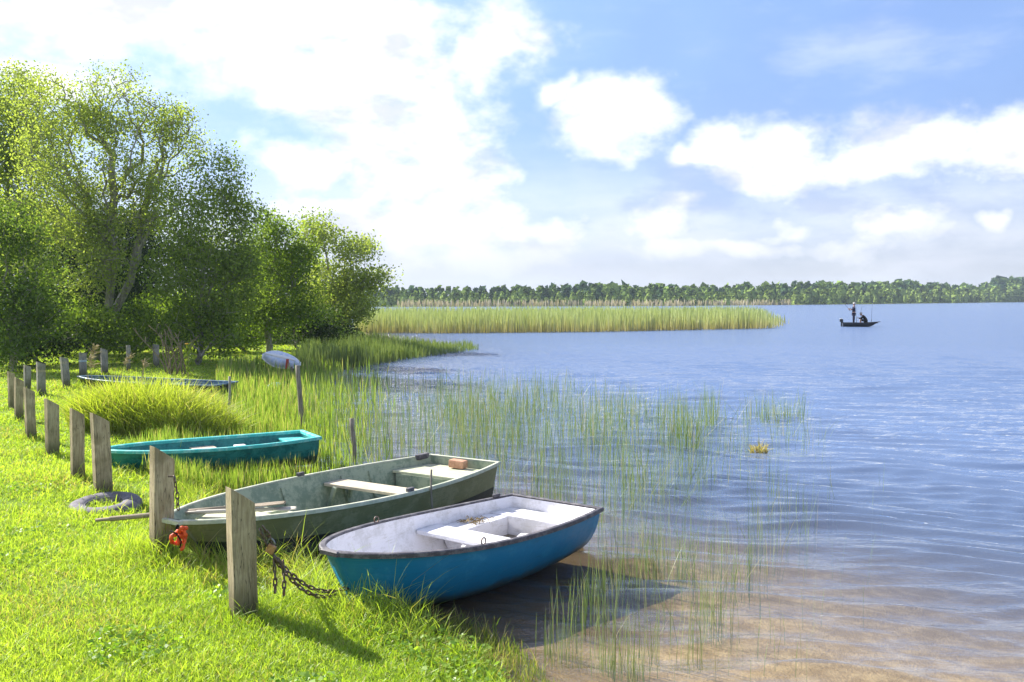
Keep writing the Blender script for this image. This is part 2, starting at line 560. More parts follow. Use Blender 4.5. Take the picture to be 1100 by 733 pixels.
def G(px, py):
    """the point of the ground seen at a pixel"""
    z = 0.3
    for _ in range(12):
        p = P(px, py, z)
        z = float(terrain(np.array([p.x]), np.array([p.y]))[0])
    return Vector((p.x, p.y, z))


def gz(x, y):
    return float(terrain(np.array([x]), np.array([y]))[0])


def polar_sheet(r, ang, cx=0.0, cy=0.0):
    rr, aa = np.meshgrid(r, ang, indexing='ij')
    x = cx + rr * np.sin(aa)
    y = cy + rr * np.cos(aa)
    n, m = rr.shape
    idx = np.arange(n * m).reshape(n, m)
    q = np.stack([idx[:-1, :-1], idx[:-1, 1:], idx[1:, 1:], idx[1:, :-1]], -1).reshape(-1, 4)
    return x.ravel(), y.ravel(), q


def ground_material():
    m, g, out = new_mat('ground')
    pos = g.n('ShaderNodeNewGeometry').outputs['Position']
    sd = g.n('ShaderNodeAttribute', _attribute_name='shore').outputs['Fac']
    n1 = g.noise(pos, 0.7, 5, 0.6).outputs['Fac']
    n2 = g.noise(pos, 6.0, 5, 0.65).outputs['Fac']
    n3 = g.noise(pos, 45.0, 3, 0.6).outputs['Fac']
    lawn = g.mix(g.ramp(n1, 0.35, 0.65), (0.12, 0.20, 0.018), (0.20, 0.28, 0.035))
    lawn = g.mix(g.m('MULTIPLY', g.ramp(n2, 0.55, 0.75), 0.55), lawn, (0.22, 0.21, 0.07))
    lawn = g.mix(g.m('MULTIPLY', g.ramp(n3, 0.5, 0.8), 0.5), lawn, (0.04, 0.075, 0.012))
    mud = g.mix(g.ramp(n2, 0.35, 0.7), (0.16, 0.115, 0.06), (0.34, 0.25, 0.14))
    sand = g.mix(g.ramp(n2, 0.38, 0.68), (0.30, 0.22, 0.11), (0.45, 0.35, 0.195))
    sand = g.mix(g.m('MULTIPLY', g.ramp(g.noise(g.mapping(pos, (0.6, 1.6, 1), (0, 0, -0.28)), 1.6, 5, 0.65).outputs['Fac'], 0.52, 0.70), 0.55), sand, (0.26, 0.19, 0.11))
    deep = (0.15, 0.12, 0.085)
    edge = g.m('ADD', sd, g.m('MULTIPLY', g.m('SUBTRACT', n2, 0.5), 0.7))
    k = g.mix(g.ramp(edge, -8.0, -2.2), deep, sand)
    sxy = g.n('ShaderNodeSeparateXYZ', i0=pos)
    py_ = sxy.outputs[1]
    boat_shade = g.m('MULTIPLY', g.ramp(edge, -4.6, -2.4), g.ramp(g.m('ADD', py_, g.m('MULTIPLY', g.m('SUBTRACT', n1, 0.5), 1.6)), 6.4, 7.2))  # bed darkened round the blue boat: its shade and reflection put in the colour
    boat_shade = g.m('MULTIPLY', boat_shade, g.ramp(g.m('ADD', sxy.outputs[0], g.m('MULTIPLY', g.m('SUBTRACT', n2, 0.5), 0.8)), 1.9, 0.9))
    k = g.mix(g.m('MULTIPLY', g.m('MAXIMUM', boat_shade, g.m('MULTIPLY', g.ramp(edge, -1.2, -0.3), 0.7)), 0.88), k, (0.075, 0.050, 0.020))  # one brown for the boat's painted shade and the organic mud along the shore
    k = g.mix(g.ramp(edge, -0.25, 0.05), k, mud)
    k = g.mix(g.m('MULTIPLY', g.ramp(g.m('ABSOLUTE', g.m('SUBTRACT', edge, 0.0)), 0.25, 0.05), 0.6), k, (0.07, 0.05, 0.028))
    k = g.mix(g.ramp(edge, 0.05, 0.35), k, lawn)
    principled(g, out, k, 0.9, 0.1, bump=g.m('ADD', n2, n3), bump_s=0.5, bump_d=0.03)
    return m


def build_ground():
    r = np.concatenate([[0.0], np.geomspace(0.8, 5000, 420)])
    ang = np.concatenate([np.linspace(-PI, -0.95, 50)[:-1], np.linspace(-0.95, 0.95, 330), np.linspace(0.95, PI, 50)[1:]])
    x, y, q = polar_sheet(r, ang, 0, -1.0)
    sd = lake_sd(x, y)
    z = terrain(x, y, sd)
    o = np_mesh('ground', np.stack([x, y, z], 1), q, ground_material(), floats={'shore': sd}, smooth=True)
    tag(o, kind='structure')


build_ground()


def wave_height(x, y):
    wx = x + 0.35 * np.sin(0.9 * y + 0.5 * x) + 0.2 * np.sin(1.7 * x - 0.8 * y)
    wy = y + 0.16 * np.sin(0.8 * x + 1.1) + 0.12 * np.sin(2.1 * x + 0.7 * y + 2)
    h = np.zeros_like(x)
    r = np.random.default_rng(5)
    base = math.atan2(0.957, 0.29)
    for lam, slope, n, spread in ((1.5, 0.040, 3, 0.12), (0.85, 0.070, 4, 0.15), (0.46, 0.125, 6, 0.17), (0.27, 0.085, 6, 0.28), (0.15, 0.020, 5, 0.6)):
        for i in range(n):
            l = lam * r.uniform(0.82, 1.2)
            a = base + r.normal(0, spread)
            k = 2 * PI / l
            ph = r.uniform(0, 2 * PI)
            env = 0.55 + 0.45 * np.sin(wx * r.uniform(0.25, 0.6) + wy * r.uniform(0.3, 0.9) + r.uniform(0, 6))
            s = np.sin(k * (wx * math.cos(a) + wy * math.sin(a)) + ph)
            h += env * slope / k * (s + 0.45 * (s * s) * s + 0.3 * s * s) * 1.0
    return h


def water_material():
    m, g, out = new_mat('lake_water')
    geo = g.n('ShaderNodeNewGeometry')
    pos = geo.outputs['Position']
    murk = g.n('ShaderNodeAttribute', _attribute_name='murk').outputs['Fac']
    far = g.n('ShaderNodeAttribute', _attribute_name='far').outputs['Fac']
    b1 = g.noise(g.mapping(pos, (0.55, 1.7, 1), (0, 0, -0.28)), 1.5, 4, 0.6).outputs['Fac']
    b2 = g.noise(g.mapping(pos, (0.6, 1.5, 1), (0, 0, -0.28)), 5.0, 4, 0.6).outputs['Fac']
    b3 = g.noise(g.mapping(pos, (0.6, 1.3, 1), (0, 0, -0.28)), 0.42, 5, 0.62).outputs['Fac']
    hgt = g.m('ADD', g.m('MULTIPLY', g.m('MULTIPLY', b1, far), 0.30), g.m('MULTIPLY', b2, g.m('ADD', 0.018, g.m('MULTIPLY', far, 0.10))))
    hgt = g.m('ADD', hgt, g.m('MULTIPLY', g.m('MULTIPLY', b3, far), 0.85))
    bp = g.n('ShaderNodeBump', Height=hgt, Strength=1.0, Distance=1.0)
    body = g.n('ShaderNodeBsdfDiffuse', Color=(0.115, 0.168, 0.29, 1))
    tr = g.n('ShaderNodeBsdfTransparent', Color=(0.97, 0.95, 0.90, 1))
    under = g.n('ShaderNodeMixShader', i0=murk, i1=tr.outputs[0], i2=body.outputs[0])
    gl = g.n('ShaderNodeBsdfGlossy', Color=(1, 1, 1, 1), Roughness=g.m('ADD', 0.02, g.m('MULTIPLY', far, 0.10)), Normal=bp.outputs[0])
    dt = g.n('ShaderNodeVectorMath', _operation='DOT_PRODUCT', i0=geo.outputs['Incoming'], i1=bp.outputs[0]).outputs['Value']
    gr = g.m('SUBTRACT', 1.0, g.m('MINIMUM', g.m('ABSOLUTE', dt), 1.0))
    fr = g.m('ADD', 0.02, g.m('MULTIPLY', 0.98, g.m('POWER', gr, 5.0)))
    mx = g.n('ShaderNodeMixShader', i0=fr, i1=under.outputs[0], i2=gl.outputs[0])
    g.set(out.inputs['Surface'], mx.outputs[0])
    return m


def build_water():
    r = np.concatenate([np.geomspace(3.4, 60, 760), np.geomspace(60, 4000, 150)[1:]])
    ang = np.concatenate([np.linspace(-1.5, -0.80, 20)[:-1], np.linspace(-0.80, 0.85, 470), np.linspace(0.85, 2.2, 40)[1:]])
    x, y, q = polar_sheet(r, ang)
    sd = lake_sd(x, y)
    rr = np.hypot(x, y)
    fade = np.clip(1 - (rr - 25) / 30, 0, 1)
    calm = np.clip(-sd / 1.3, 0.22, 1.0)
    h = wave_height(x, y) * fade * calm
    keep = (sd[q] < 0.9).any(1)
    q = q[keep]
    used = np.unique(q)
    remap = np.full(len(x), -1)
    remap[used] = np.arange(len(used))
    depth = np.maximum(-terrain(x, y, sd), 0)
    dist = np.sqrt(rr ** 2 + CAMZ ** 2)
    murk = 1 - np.exp(-0.85 * depth * (1 + 0.10 * np.minimum(rr, 30)))
    far = np.clip((rr - 12) / 30, 0, 1)
    o = np_mesh('lake_water', np.stack([x, y, h], 1)[used], remap[q], water_material(), floats={'murk': murk[used], 'far': far[used]}, smooth=True)
    tag(o, kind='structure')


build_water()

# ------------------------------------------------------------------ boats


class Hull:
    def __init__(self, L, half, stern, tmax, pw, keel, sheer, rake=0.15, chine=None, tip=0.02, n=40, m=9, po=0.55):
        self.L, self.half, self.stern, self.tmax, self.pw = L, half, stern, tmax, pw
        self.keel, self.sheer, self.rake, self.chine, self.tip, self.n, self.m, self.po = keel, sheer, rake, chine, tip, n, m, po

    def beam(self, t):
        if t < self.tmax:
            u = (self.tmax - t) / self.tmax
            return self.half - (self.half - self.stern) * u * u
        u = (t - self.tmax) / (1 - self.tmax)
        return max(self.tip, self.half * max(0.0, 1 - u ** self.pw) ** self.po)

    def pt(self, t, s, off=0.0, floor=None, drop=0.0):
        """s from -1 (port sheer) over 0 (keel) to 1 (starboard sheer); off = wall thickness for the inside"""
        a = abs(s)
        b = max(self.beam(t) - off, 0.004)
        k, h = self.keel(t) + off, self.sheer(t) - drop
        if self.chine:
            cb, ch = self.chine
            if a < 0.5:
                y, z = cb * b * a * 2, k + (h - k) * ch * (a * 2) ** 1.5 * 0.6
            else:
                u = (a - 0.5) * 2
                y, z = b * (cb + (1 - cb) * u), k + (h - k) * (ch * 0.6 + (1 - ch * 0.6) * u)
        else:
            th = a * PI / 2
            y, z = b * math.sin(th) ** 0.72, k + (h - k) * (1 - math.cos(th) ** 1.15)
        if floor is not None:
            z = max(z, floor)
        zf = (z - self.keel(t)) / max(self.sheer(t) - self.keel(t), 1e-3)
        x = -self.L / 2 + self.L * t - self.rake * (1 - zf) * t ** 5 * 1.0
        return Vector((x, math.copysign(y, s) if s else 0.0, z))

    def ts(self, t0=0.0, t1=1.0):
        return [t0 + (t1 - t0) * (1 - (1 - i / self.n) ** 1.8) for i in range(self.n + 1)]

    def shell(self, off=0.0, floor=None, drop=0.0, t0=0.0, t1=1.0):
        mb = MB()
        ss = [i / self.m for i in range(-self.m, self.m + 1)]
        rows = [[self.pt(t, s, off, floor, drop) for s in ss] for t in self.ts(t0, t1)]
        mb.grid(rows)
        first = rows[0]
        c = [sum((p[i] for p in first)) / len(first) for i in range(3)]
        k = len(mb.v)
        mb.v.append(tuple(first[0].lerp(first[-1], 0.5)))
        mb.f += [(j, j + 1, k) for j in range(len(first) - 1)]
        last = (len(rows) - 1) * len(ss)
        k = len(mb.v)
        mb.v.append(tuple(rows[-1][0].lerp(rows[-1][-1], 0.5)))
        mb.f += [(last + j, last + j + 1, k) for j in range(len(ss) - 1)]
        return mb

    def rim(self, out=0.03, inn=0.03, up=0.012, down=0.03, lift=0.0):
        """closed gunwale band along both sheers and over the transom"""
        port = [self.pt(t, -1) for t in self.ts()]
        star = [self.pt(t, 1) for t in self.ts()]
        path = port + star[::-1]
        path = [p + Vector((0, 0, lift)) for p in path]
        n = len(path)
        rows = []
        for i, p in enumerate(path):
            a, b = path[i - 1], path[(i + 1) % n]
            d1 = Vector((p.x - a.x, p.y - a.y)); d2 = Vector((b.x - p.x, b.y - p.y))
            d1 = d1.normalized() if d1.length > 1e-6 else d2.normalized()
            d2 = d2.normalized() if d2.length > 1e-6 else d1
            n1, n2 = Vector((-d1.y, d1.x)), Vector((-d2.y, d2.x))
            nn = (n1 + n2)
            nn = nn.normalized() if nn.length > 1e-6 else n1
            k = min(1.6, 1 / max(nn.dot(n1), 0.4))
            nn = nn * k
            o = Vector((nn.x, nn.y, 0))
            rows.append([p + o * out + Vector((0, 0, -down)), p + o * out + Vector((0, 0, up * .5)), p + o * (out * .6) + Vector((0, 0, up)),
                         p - o * (inn * .7) + Vector((0, 0, up)), p - o * inn + Vector((0, 0, up * .4)), p - o * inn + Vector((0, 0, -down))])
        mb = MB()
        m = len(rows[0])
        mb.add([q for r_ in rows for q in r_], [(i * m + j, i * m + (j + 1) % m, ((i + 1) % n) * m + (j + 1) % m, ((i + 1) % n) * m + j)
                                                for i in range(n) for j in range(m)])
        return mb

    def half_at(self, t, z, off):
        """inner half width at height z"""
        lo, hi = 0.0, 1.0
        for _ in range(24):
            mid = (lo + hi) / 2
            if self.pt(t, mid, off).z < z: lo = mid
            else: hi = mid
        return self.pt(t, (lo + hi) / 2, off).y

    def t_of(self, x):
        return (x + self.L / 2) / self.L

    def plank(self, x0, x1, z, th, off=0.03, y0=None, y1=None, n=5, zb=None):
        """seat board spanning the inside between x0 and x1 (y0, y1 limit it sideways)"""
        xs = [x0 + (x1 - x0) * i / n for i in range(n + 1)]
        lim = [(self.half_at(self.t_of(x), z - th, off) - 0.004) for x in xs]
        lim = [min(a, max(self.half_at(min(self.t_of(x) + .05, .98), z - th, off) - .02, .02)) if self.t_of(x) > .6 else a for a, x in zip(lim, xs)]
        left = [(x, -w if y0 is None else max(y0, -w)) for x, w in zip(xs, lim)]
        right = [(x, w if y1 is None else min(y1, w)) for x, w in zip(xs, lim)]
        mb = MB()
        top = left + right[::-1]
        if zb is None:
            mb.prism(top, z - th, z)
        else:
            lo = [(self.half_at(self.t_of(x), zb + .02, off) - 0.01) for x in xs]
            bl = [(x, max(-w if y0 is None else max(y0, -w), -w)) for x, w in zip(xs, lo)]
            br = [(x, min(w if y1 is None else min(y1, w), w)) for x, w in zip(xs, lo)]
            bot = [(x, min(a, b)) for (x, a), (_, b) in zip(bl, br)] + [(x, max(a, b)) for (x, a), (_, b) in zip(bl, br)][::-1]
            if y0 is not None or y1 is not None:
                bot = [(x, a) for x, a in bl] + [(x, b) for x, b in br][::-1]
            k = len(top)
            mb.add([(x, y, zb) for x, y in bot] + [(x, y, z) for x, y in top],
                   [tuple(range(k - 1, -1, -1)), tuple(range(k, 2 * k))] + [(i, (i + 1) % k, k + (i + 1) % k, k + i) for i in range(k)])
        return mb


FOOT = []                                      # footprints kept free of grass


def place_boat(name, sp, bp, label, cat='boat'):
    """empty at the middle of a boat lying from stern point sp to bow point bp"""
    d = Vector((bp.x - sp.x, bp.y - sp.y))
    c = (sp + bp) / 2
    o = empty(name, (c.x, c.y, 0), math.atan2(d.y, d.x), label, cat)
    return o, d.length


def keep_clear(o, L, half, k=1.0):
    FOOT.append((o.location.x, o.location.y, o.rotation_euler.z, L / 2 * k, half * k))


def in_boats(x, y, grow=0.0):
    hit = np.zeros(x.shape, bool)
    for cx, cy, a, l, b in FOOT:
        u = (x - cx) * math.cos(a) + (y - cy) * math.sin(a)
        v = -(x - cx) * math.sin(a) + (y - cy) * math.cos(a)
        e = np.abs(u) / (l + grow)
        hit |= (e < 1) & (np.abs(v) < (b + grow) * np.clip(1.25 - 0.25 * e - 1.0 * np.clip((u / (l + grow)), 0, 1) ** 4, 0, 1))
    return hit


# --- blue rowboat
def build_blue():
    s = (P(550, 532, .47) + P(645, 546, .47)) / 2
    b = P(356, 591, .63)
    root, L = place_boat('blue_rowboat', s, b, 'blue rowboat with white inside and dark rim, nearest the camera')
    H = Hull(L, 0.66, 0.54, 0.45, 2.3, lambda t: -0.10 + 0.25 * t ** 3 + .06 * (1 - t) ** 3, lambda t: 0.47 + 0.15 * t ** 2, rake=0.22, tip=0.06, po=0.58)
    keep_clear(root, L, 0.67)
    H.shell().build('hull', MAT['blue'], root, smooth=True)
    H.shell(0.03, floor=0.045, drop=0.004, t0=0.012, t1=0.988).build('inner_shell', MAT['white_in'], root, smooth=True)
    H.rim(0.022, 0.032, 0.012, 0.026).build('gunwale', MAT['gunwale'], root, smooth=False)
    X = lambda t: -L / 2 + L * t
    H.plank(X(0.375), X(0.475), 0.375, 0.04).build('thwart', MAT['white_in'], root, bevel=0.008)
    H.plank(X(0.02), X(0.125), 0.355, 0.0, zb=0.05).build('stern_seat', MAT['white_in'], root, bevel=0.008)
    w = 0.31
    H.plank(X(0.128), X(0.372), 0.345, 0.0, y1=-w, zb=0.05).build('side_bench', MAT['white_in'], root, bevel=0.008)
    H.plank(X(0.128), X(0.372), 0.345, 0.0, y0=w, zb=0.05).build('side_bench', MAT['white_in'], root, bevel=0.008)
    k = MB()
    k.prism([(X(.40), -.03), (X(.62), -.03), (X(.62), .03), (X(.40), .03)], 0.05, 0.09)
    k.add([(X(.478), -.02, .09), (X(.60), -.02, .09), (X(.478), -.02, .33), (X(.478), .02, .09), (X(.60), .02, .09), (X(.478), .02, .33)],
          [(0, 1, 2), (3, 5, 4), (0, 2, 5, 3), (1, 4, 5, 2), (0, 3, 4, 1)])
    k.build('seat_support', MAT['white_in'], root, bevel=0.004)
    f = MB()                                    # floor well filled with bilge water
    f.prism([(X(.129), -.305), (X(.371), -.305), (X(.371), .305), (X(.129), .305)], 0.052, 0.165)
    m, g, out = new_mat('bilge_water')
    n = g.noise(obj_co(g), 6, 5, .6).outputs['Fac']
    principled(g, out, g.mix(g.ramp(n, .35, .7), (0.075, 0.048, 0.016), (0.17, 0.12, 0.05)), 0.06, 0.5)
    f.build('bilge_water', m, root)
    st = MB()
    st.box((X(.20), 0.05, 0.19), (0.26, 0.14, 0.10), Matrix.Rotation(0.35, 3, 'Z'))
    st.build('floor_box', MAT['white_in'], root, bevel=0.01)
    for sgn, t in ((-1, .70), (1, .70)):        # ring cleats on the rim
        p = H.pt(t - .06, sgn)
        c = MB()
        c.tube([(p.x + 0.028 * math.cos(a), p.y - sgn * .012, p.z + .034 + 0.028 * math.sin(a)) for a in np.linspace(0, 2 * PI, 14)[:-1]], 0.006, 6, closed=True)
        c.build('cleat_ring', MAT['iron'], root, smooth=True)
    p = H.pt(.08, -1)
    c = MB()
    c.box((p.x, p.y * .985, p.z + 0.03), (0.10, 0.035, 0.03))
    c.build('rim_pad', MAT['gunwale'], root, bevel=0.006)
    pl = MB()
    pl.tube([(X(.56), .34, .12), (X(.53), .20, .15), (X(.50), .04, .19)], [.022, .018, .016], 8)
    o = pl.build('white_tiller', MAT['white'], root, smooth=True)
    eb = MB()
    q = H.pt(.985, 0.35)
    eb.tube([(L / 2 - .12 + 0.035 * math.cos(a), 0.035 * math.sin(a), 0.30) for a in np.linspace(0, 2 * PI, 14)[:-1]], 0.008, 6, closed=True)
    eb.build('bow_ring', MAT['iron'], root, smooth=True)
    # tuft of dried weed caught on the side bench
    wl = root.matrix_world
    wd = MB()
    r = random.Random(3)
    for _ in range(46):
        a = r.uniform(0, 2 * PI)
        c0 = Vector((r.gauss(0, .07), r.gauss(0, .04), r.uniform(0, .04)))
        d = Vector((math.cos(a), math.sin(a), r.uniform(-.1, .35))) * r.uniform(.04, .11)
        wd.tube([c0 - d * .5, c0 + Vector((0, 0, .015)), c0 + d * .5], [.002, .0045, .002], 4)
    ca, sa = math.cos(root.rotation_euler.z), math.sin(root.rotation_euler.z)
    lx, ly = X(.27), -.40
    o = wd.build('weed_tuft', MAT['weed'])
    o.location = (root.location.x + lx * ca - ly * sa, root.location.y + lx * sa + ly * ca, 0.348)
    for vv in (1,):
        pass
    tag(o, 'brown tuft of dried weed lying on the white bench of the blue rowboat', 'weed')
    return root, H, L


BLUE, BH, BL = build_blue()


def build_green():
    s = (P(467, 487, .50) + P(531, 497, .50)) / 2
    b = P(184, 559, .59)
    root, L = place_boat('green_rowboat', s, b, 'olive green rowboat with pale worn inside and wooden seat, moored behind the blue one')
    H = Hull(L, 0.80, 0.53, 0.46, 2.0, lambda t: -0.06 + 0.27 * t ** 2.2, lambda t: 0.49 + 0.10 * t ** 2, rake=0.30, chine=(0.80, 0.12), tip=0.10, po=0.62)
    keep_clear(root, L, 0.8)
    X = lambda t: -L / 2 + L * t
    H.shell().build('hull', MAT['olive'], root, smooth=False)
    # dark bottom band
    mb = MB()
    rows = []
    for t in H.ts(0.0, 0.995):
        r_ = []
        for s_ in [i / 10 for i in range(-7, 8)]:
            p = H.pt(t, s_)
            r_.append(p + Vector((0, math.copysign(.005, s_) if s_ else 0, -.004)))
        rows.append(r_)
    mb.grid(rows)
    mb.build('bottom_paint', MAT['olive_dark'], root)
    H.shell(0.025, floor=0.10, drop=0.004, t0=0.006, t1=0.985).build('inner_shell', MAT['sage'], root, smooth=False)
    H.rim(0.016, 0.026, 0.010, 0.028).build('gunwale', MAT['sage_rim'], root)
    # wooden thwart
    H.plank(X(.335), X(.405), 0.40, 0.035).build('thwart', MAT['plank'], root, bevel=0.006)
    st = H.plank(X(.012), X(.155), 0.385, 0.03)
    st.build('stern_seat', MAT['sage_light'], root, bevel=0.006)
    H.plank(X(.150), X(.158), 0.353, 0.25).build('seat_front', MAT['sage'], root)
    # floor boards
    fb = MB()
    for k in range(-3, 4):
        if k == 0: continue
        fb.box((X(.37), k * .125, .112), (L * .40, .10, .018))
    fb.build('floor_boards', MAT['sage_light'], root, bevel=0.003)
    # frames (ribs) up the sides
    for t in (.235, .335, .55, .70):
        rb = MB()
        pts = [H.pt(t, s_, .045, floor=.11, drop=.06) for s_ in np.linspace(-.98, .98, 17)]
        for a, c in zip(pts[:-1], pts[1:]):
            d = c - a
            if d.length < 1e-4: continue
            mid = (a + c) / 2
            M = Matrix.Rotation(math.atan2(d.z, d.y), 3, 'X')
            rb.box(mid, (.04, d.length + .012, .036), M)
        rb.build('rib', MAT['sage'], root)
    # side knees under the thwart
    for sg in (-1, 1):
        w = H.half_at(.37, .36, .03)
        for xk, dk in ((.33, .10), (.41, .14)):
            kb = MB()
            kb.box((X(xk), sg * (w - dk), .24), (.035, .045, .28), Matrix.Rotation(sg * .35, 3, 'X'))
            kb.build('seat_knee', MAT['sage'], root)
    # low fore deck with an open hatch frame
    fd = H.plank(X(.78), X(.90), 0.48, 0.025)
    fd.build('fore_deck', MAT['sage_light'], root, bevel=0.004)
    cb = H.plank(X(.655), X(.685), 0.36, 0.03)
    cb.build('cross_beam', MAT['sage_light'], root, bevel=0.004)
    lg = MB()
    lg.box((X(.74), -.12, .40), (L * .15, .07, .03), Matrix.Rotation(-.05, 3, 'Y'))
    lg.box((X(.74), .16, .40), (L * .15, .07, .03), Matrix.Rotation(-.05, 3, 'Y'))
    lg.build('deck_bearers', MAT['sage_light'], root, bevel=0.004)
    # dark bracket at the far stern corner
    p = H.pt(.03, -1)
    br = MB()
    for sg in (-1, ):
        p = H.pt(.035, sg)
        br.box((p.x, p.y * .97, p.z - .0), (.22, .07, .07))
    br.build('corner_bracket', MAT['gunwale'], root, bevel=0.01)
    for sg in (-1, 1):
        rl = MB()
        p = H.pt(.47, sg)
        rl.box((p.x, p.y * 1.0, p.z + .03), (.10, .04, .04))
        rl.build('rowlock_block', MAT['gunwale'], root, bevel=0.005)
    return root, H, L


GREEN, GH, GL = build_green()


def boat_pt(root, p):
    a = root.rotation_euler.z
    return Vector((root.location.x + p[0] * math.cos(a) - p[1] * math.sin(a), root.location.y + p[0] * math.sin(a) + p[1] * math.cos(a), root.location.z + p[2]))


def build_block():
    q = W(497, 493, 12.05)
    mb = MB()
    mb.box((0, 0, 0), (.21, .13, .10))
    o = mb.build('brick_block', MAT['brick'], bevel=0.012)
    p = boat_pt(GREEN, (-GL / 2 + .13, .05, .51))
    p = boat_pt(GREEN, (-GL / 2 + .15, .02, .446))
    o.location = p
    o.rotation_euler = (0, 0.05, GREEN.rotation_euler.z + PI / 2 + .1)
    tag(o, 'pinkish brown block sitting on the stern seat of the green rowboat', 'block')


build_block()


def build_oars():
    def oar(name, a, b, mat, label, r=0.021, blade=True):
        d = b - a
        o = empty(name, a, 0, label, 'oar')
        o.rotation_euler = Vector((1, 0, 0)).rotation_difference(d.normalized()).to_euler()
        L = d.length
        sh = MB()
        sh.tube([(0, 0, 0), (.12, 0, 0), (.14, 0, 0), (L * .55, 0, 0), (L * .8, 0, 0)], [r * .8, r * .8, r * 1.15, r * 1.1, r * .9], 10)
        sh.build('shaft', mat, o, smooth=True)
        bl = MB()
        xs = np.linspace(L * .80, L, 8)
        ws = [.018, .04, .06, .068, .07, .07, .066, .05]
        rows = [[(x, -w, .004), (x, -w * .4, .012), (x, 0, .016), (x, w * .4, .012), (x, w, .004)] for x, w in zip(xs, ws)]
        rows2 = [[(p[0], p[1], -p[2]) for p in r_] for r_ in rows]
        bl.grid(rows)
        bl.grid(rows2)
        for e in (0, 4):
            bl.grid([[r_[e] for r_ in rows], [r_[e] for r_ in rows2]])
        bl.grid([rows[-1], rows2[-1]])
        bl.build('blade', mat, o, smooth=False)

    oar('wooden_oar', W(103, 559, 8.75), W(306, 540, 8.75), MAT['oar'], 'brown wooden oar sticking out over the bow of the green rowboat')
    oar('wooden_oar', W(196, 551, 8.70), W(318, 546, 8.75), MAT['oar_pale'], 'pale grey oar lying inside the bow of the green rowboat', .018)


build_oars()


def build_teal():
    s = (P(325, 466, .42) + P(342, 477, .42)) / 2
    b = P(112, 486, .46)
    root, L = place_boat('teal_rowboat', s, b, 'teal rowboat with turquoise rim lying in long grass behind the posts')
    z0 = 0.10
    root.location.z = z0
    H = Hull(L, 0.56, 0.40, 0.45, 2.2, lambda t: -0.06 + .12 * t ** 3, lambda t: 0.35 + 0.05 * t ** 2 + .04 * (1 - t) ** 3, rake=.15, tip=.10, po=.6)
    keep_clear(root, L, .56)
    X = lambda t: -L / 2 + L * t
    H.shell().build('hull', MAT['teal'], root, smooth=True)
    H.shell(.03, floor=.05, drop=.004, t0=.012, t1=.985).build('inner_shell', MAT['teal'], root, smooth=True)
    H.rim(.035, .035, .014, .03).build('gunwale', MAT['teal_rim'], root)
    H.plank(X(.46), X(.58), .26, .03).build('thwart', MAT['plank'], root, bevel=.005)
    H.plank(X(.012), X(.13), .31, .03).build('stern_seat', MAT['teal_rim'], root, bevel=.006)
    rb = MB()
    q = H.pt(.30, 1)
    mb = MB()
    mb.box((X(.36), -.08, .20), (.16, .12, .20))
    o = mb.build('bait_box', MAT['white'], None, bevel=.01)
    o.location = root.location
    o.rotation_euler = root.rotation_euler
    tag(o, 'small white box with a red mark standing in the teal rowboat', 'box')
    rm = MB()
    rm.box((X(.36), .0, .22), (.07, .004, .09))
    p = rm.build('red_mark', MAT['red'], o)
    p.location = (0, -.0165, 0)
    p2 = MB()
    p2.box((X(.36), -.143, .22), (.07, .004, .09))
    p2.build('red_mark', MAT['red'], o)
    return root, H, L


TEAL, TH, TL = build_teal()


def build_dark_boat():
    a, b = P(88, 405, .62), P(243, 413, .52)
    root, L = place_boat('dark_rowboat', b, a, 'long black boat with faded blue rim beside the far row of posts')
    root.location.z = 0.14
    H = Hull(L, .62, .50, .45, 2.2, lambda t: -0.05 + .12 * t ** 3, lambda t: .40 + .10 * t ** 2, rake=.2, tip=.12, po=.6, n=26)
    keep_clear(root, L, .62)
    H.shell().build('hull', MAT['black_hull'], root, smooth=True)
    H.shell(.03, floor=.06, drop=.004, t0=.012, t1=.985).build('inner_shell', MAT['navy_rim'], root, smooth=True)
    H.rim(.03, .03, .012, .02).build('gunwale', MAT['navy_rim'], root)
    X = lambda t: -L / 2 + L * t
    H.plank(X(.35), X(.42), .34, .03).build('thwart', MAT['navy_rim'], root)
    H.plank(X(.65), X(.72), .36, .03).build('thwart', MAT['navy_rim'], root)
    H.plank(X(.012), X(.10), .34, .03).build('stern_seat', MAT['pale_rim'], root)


build_dark_boat()


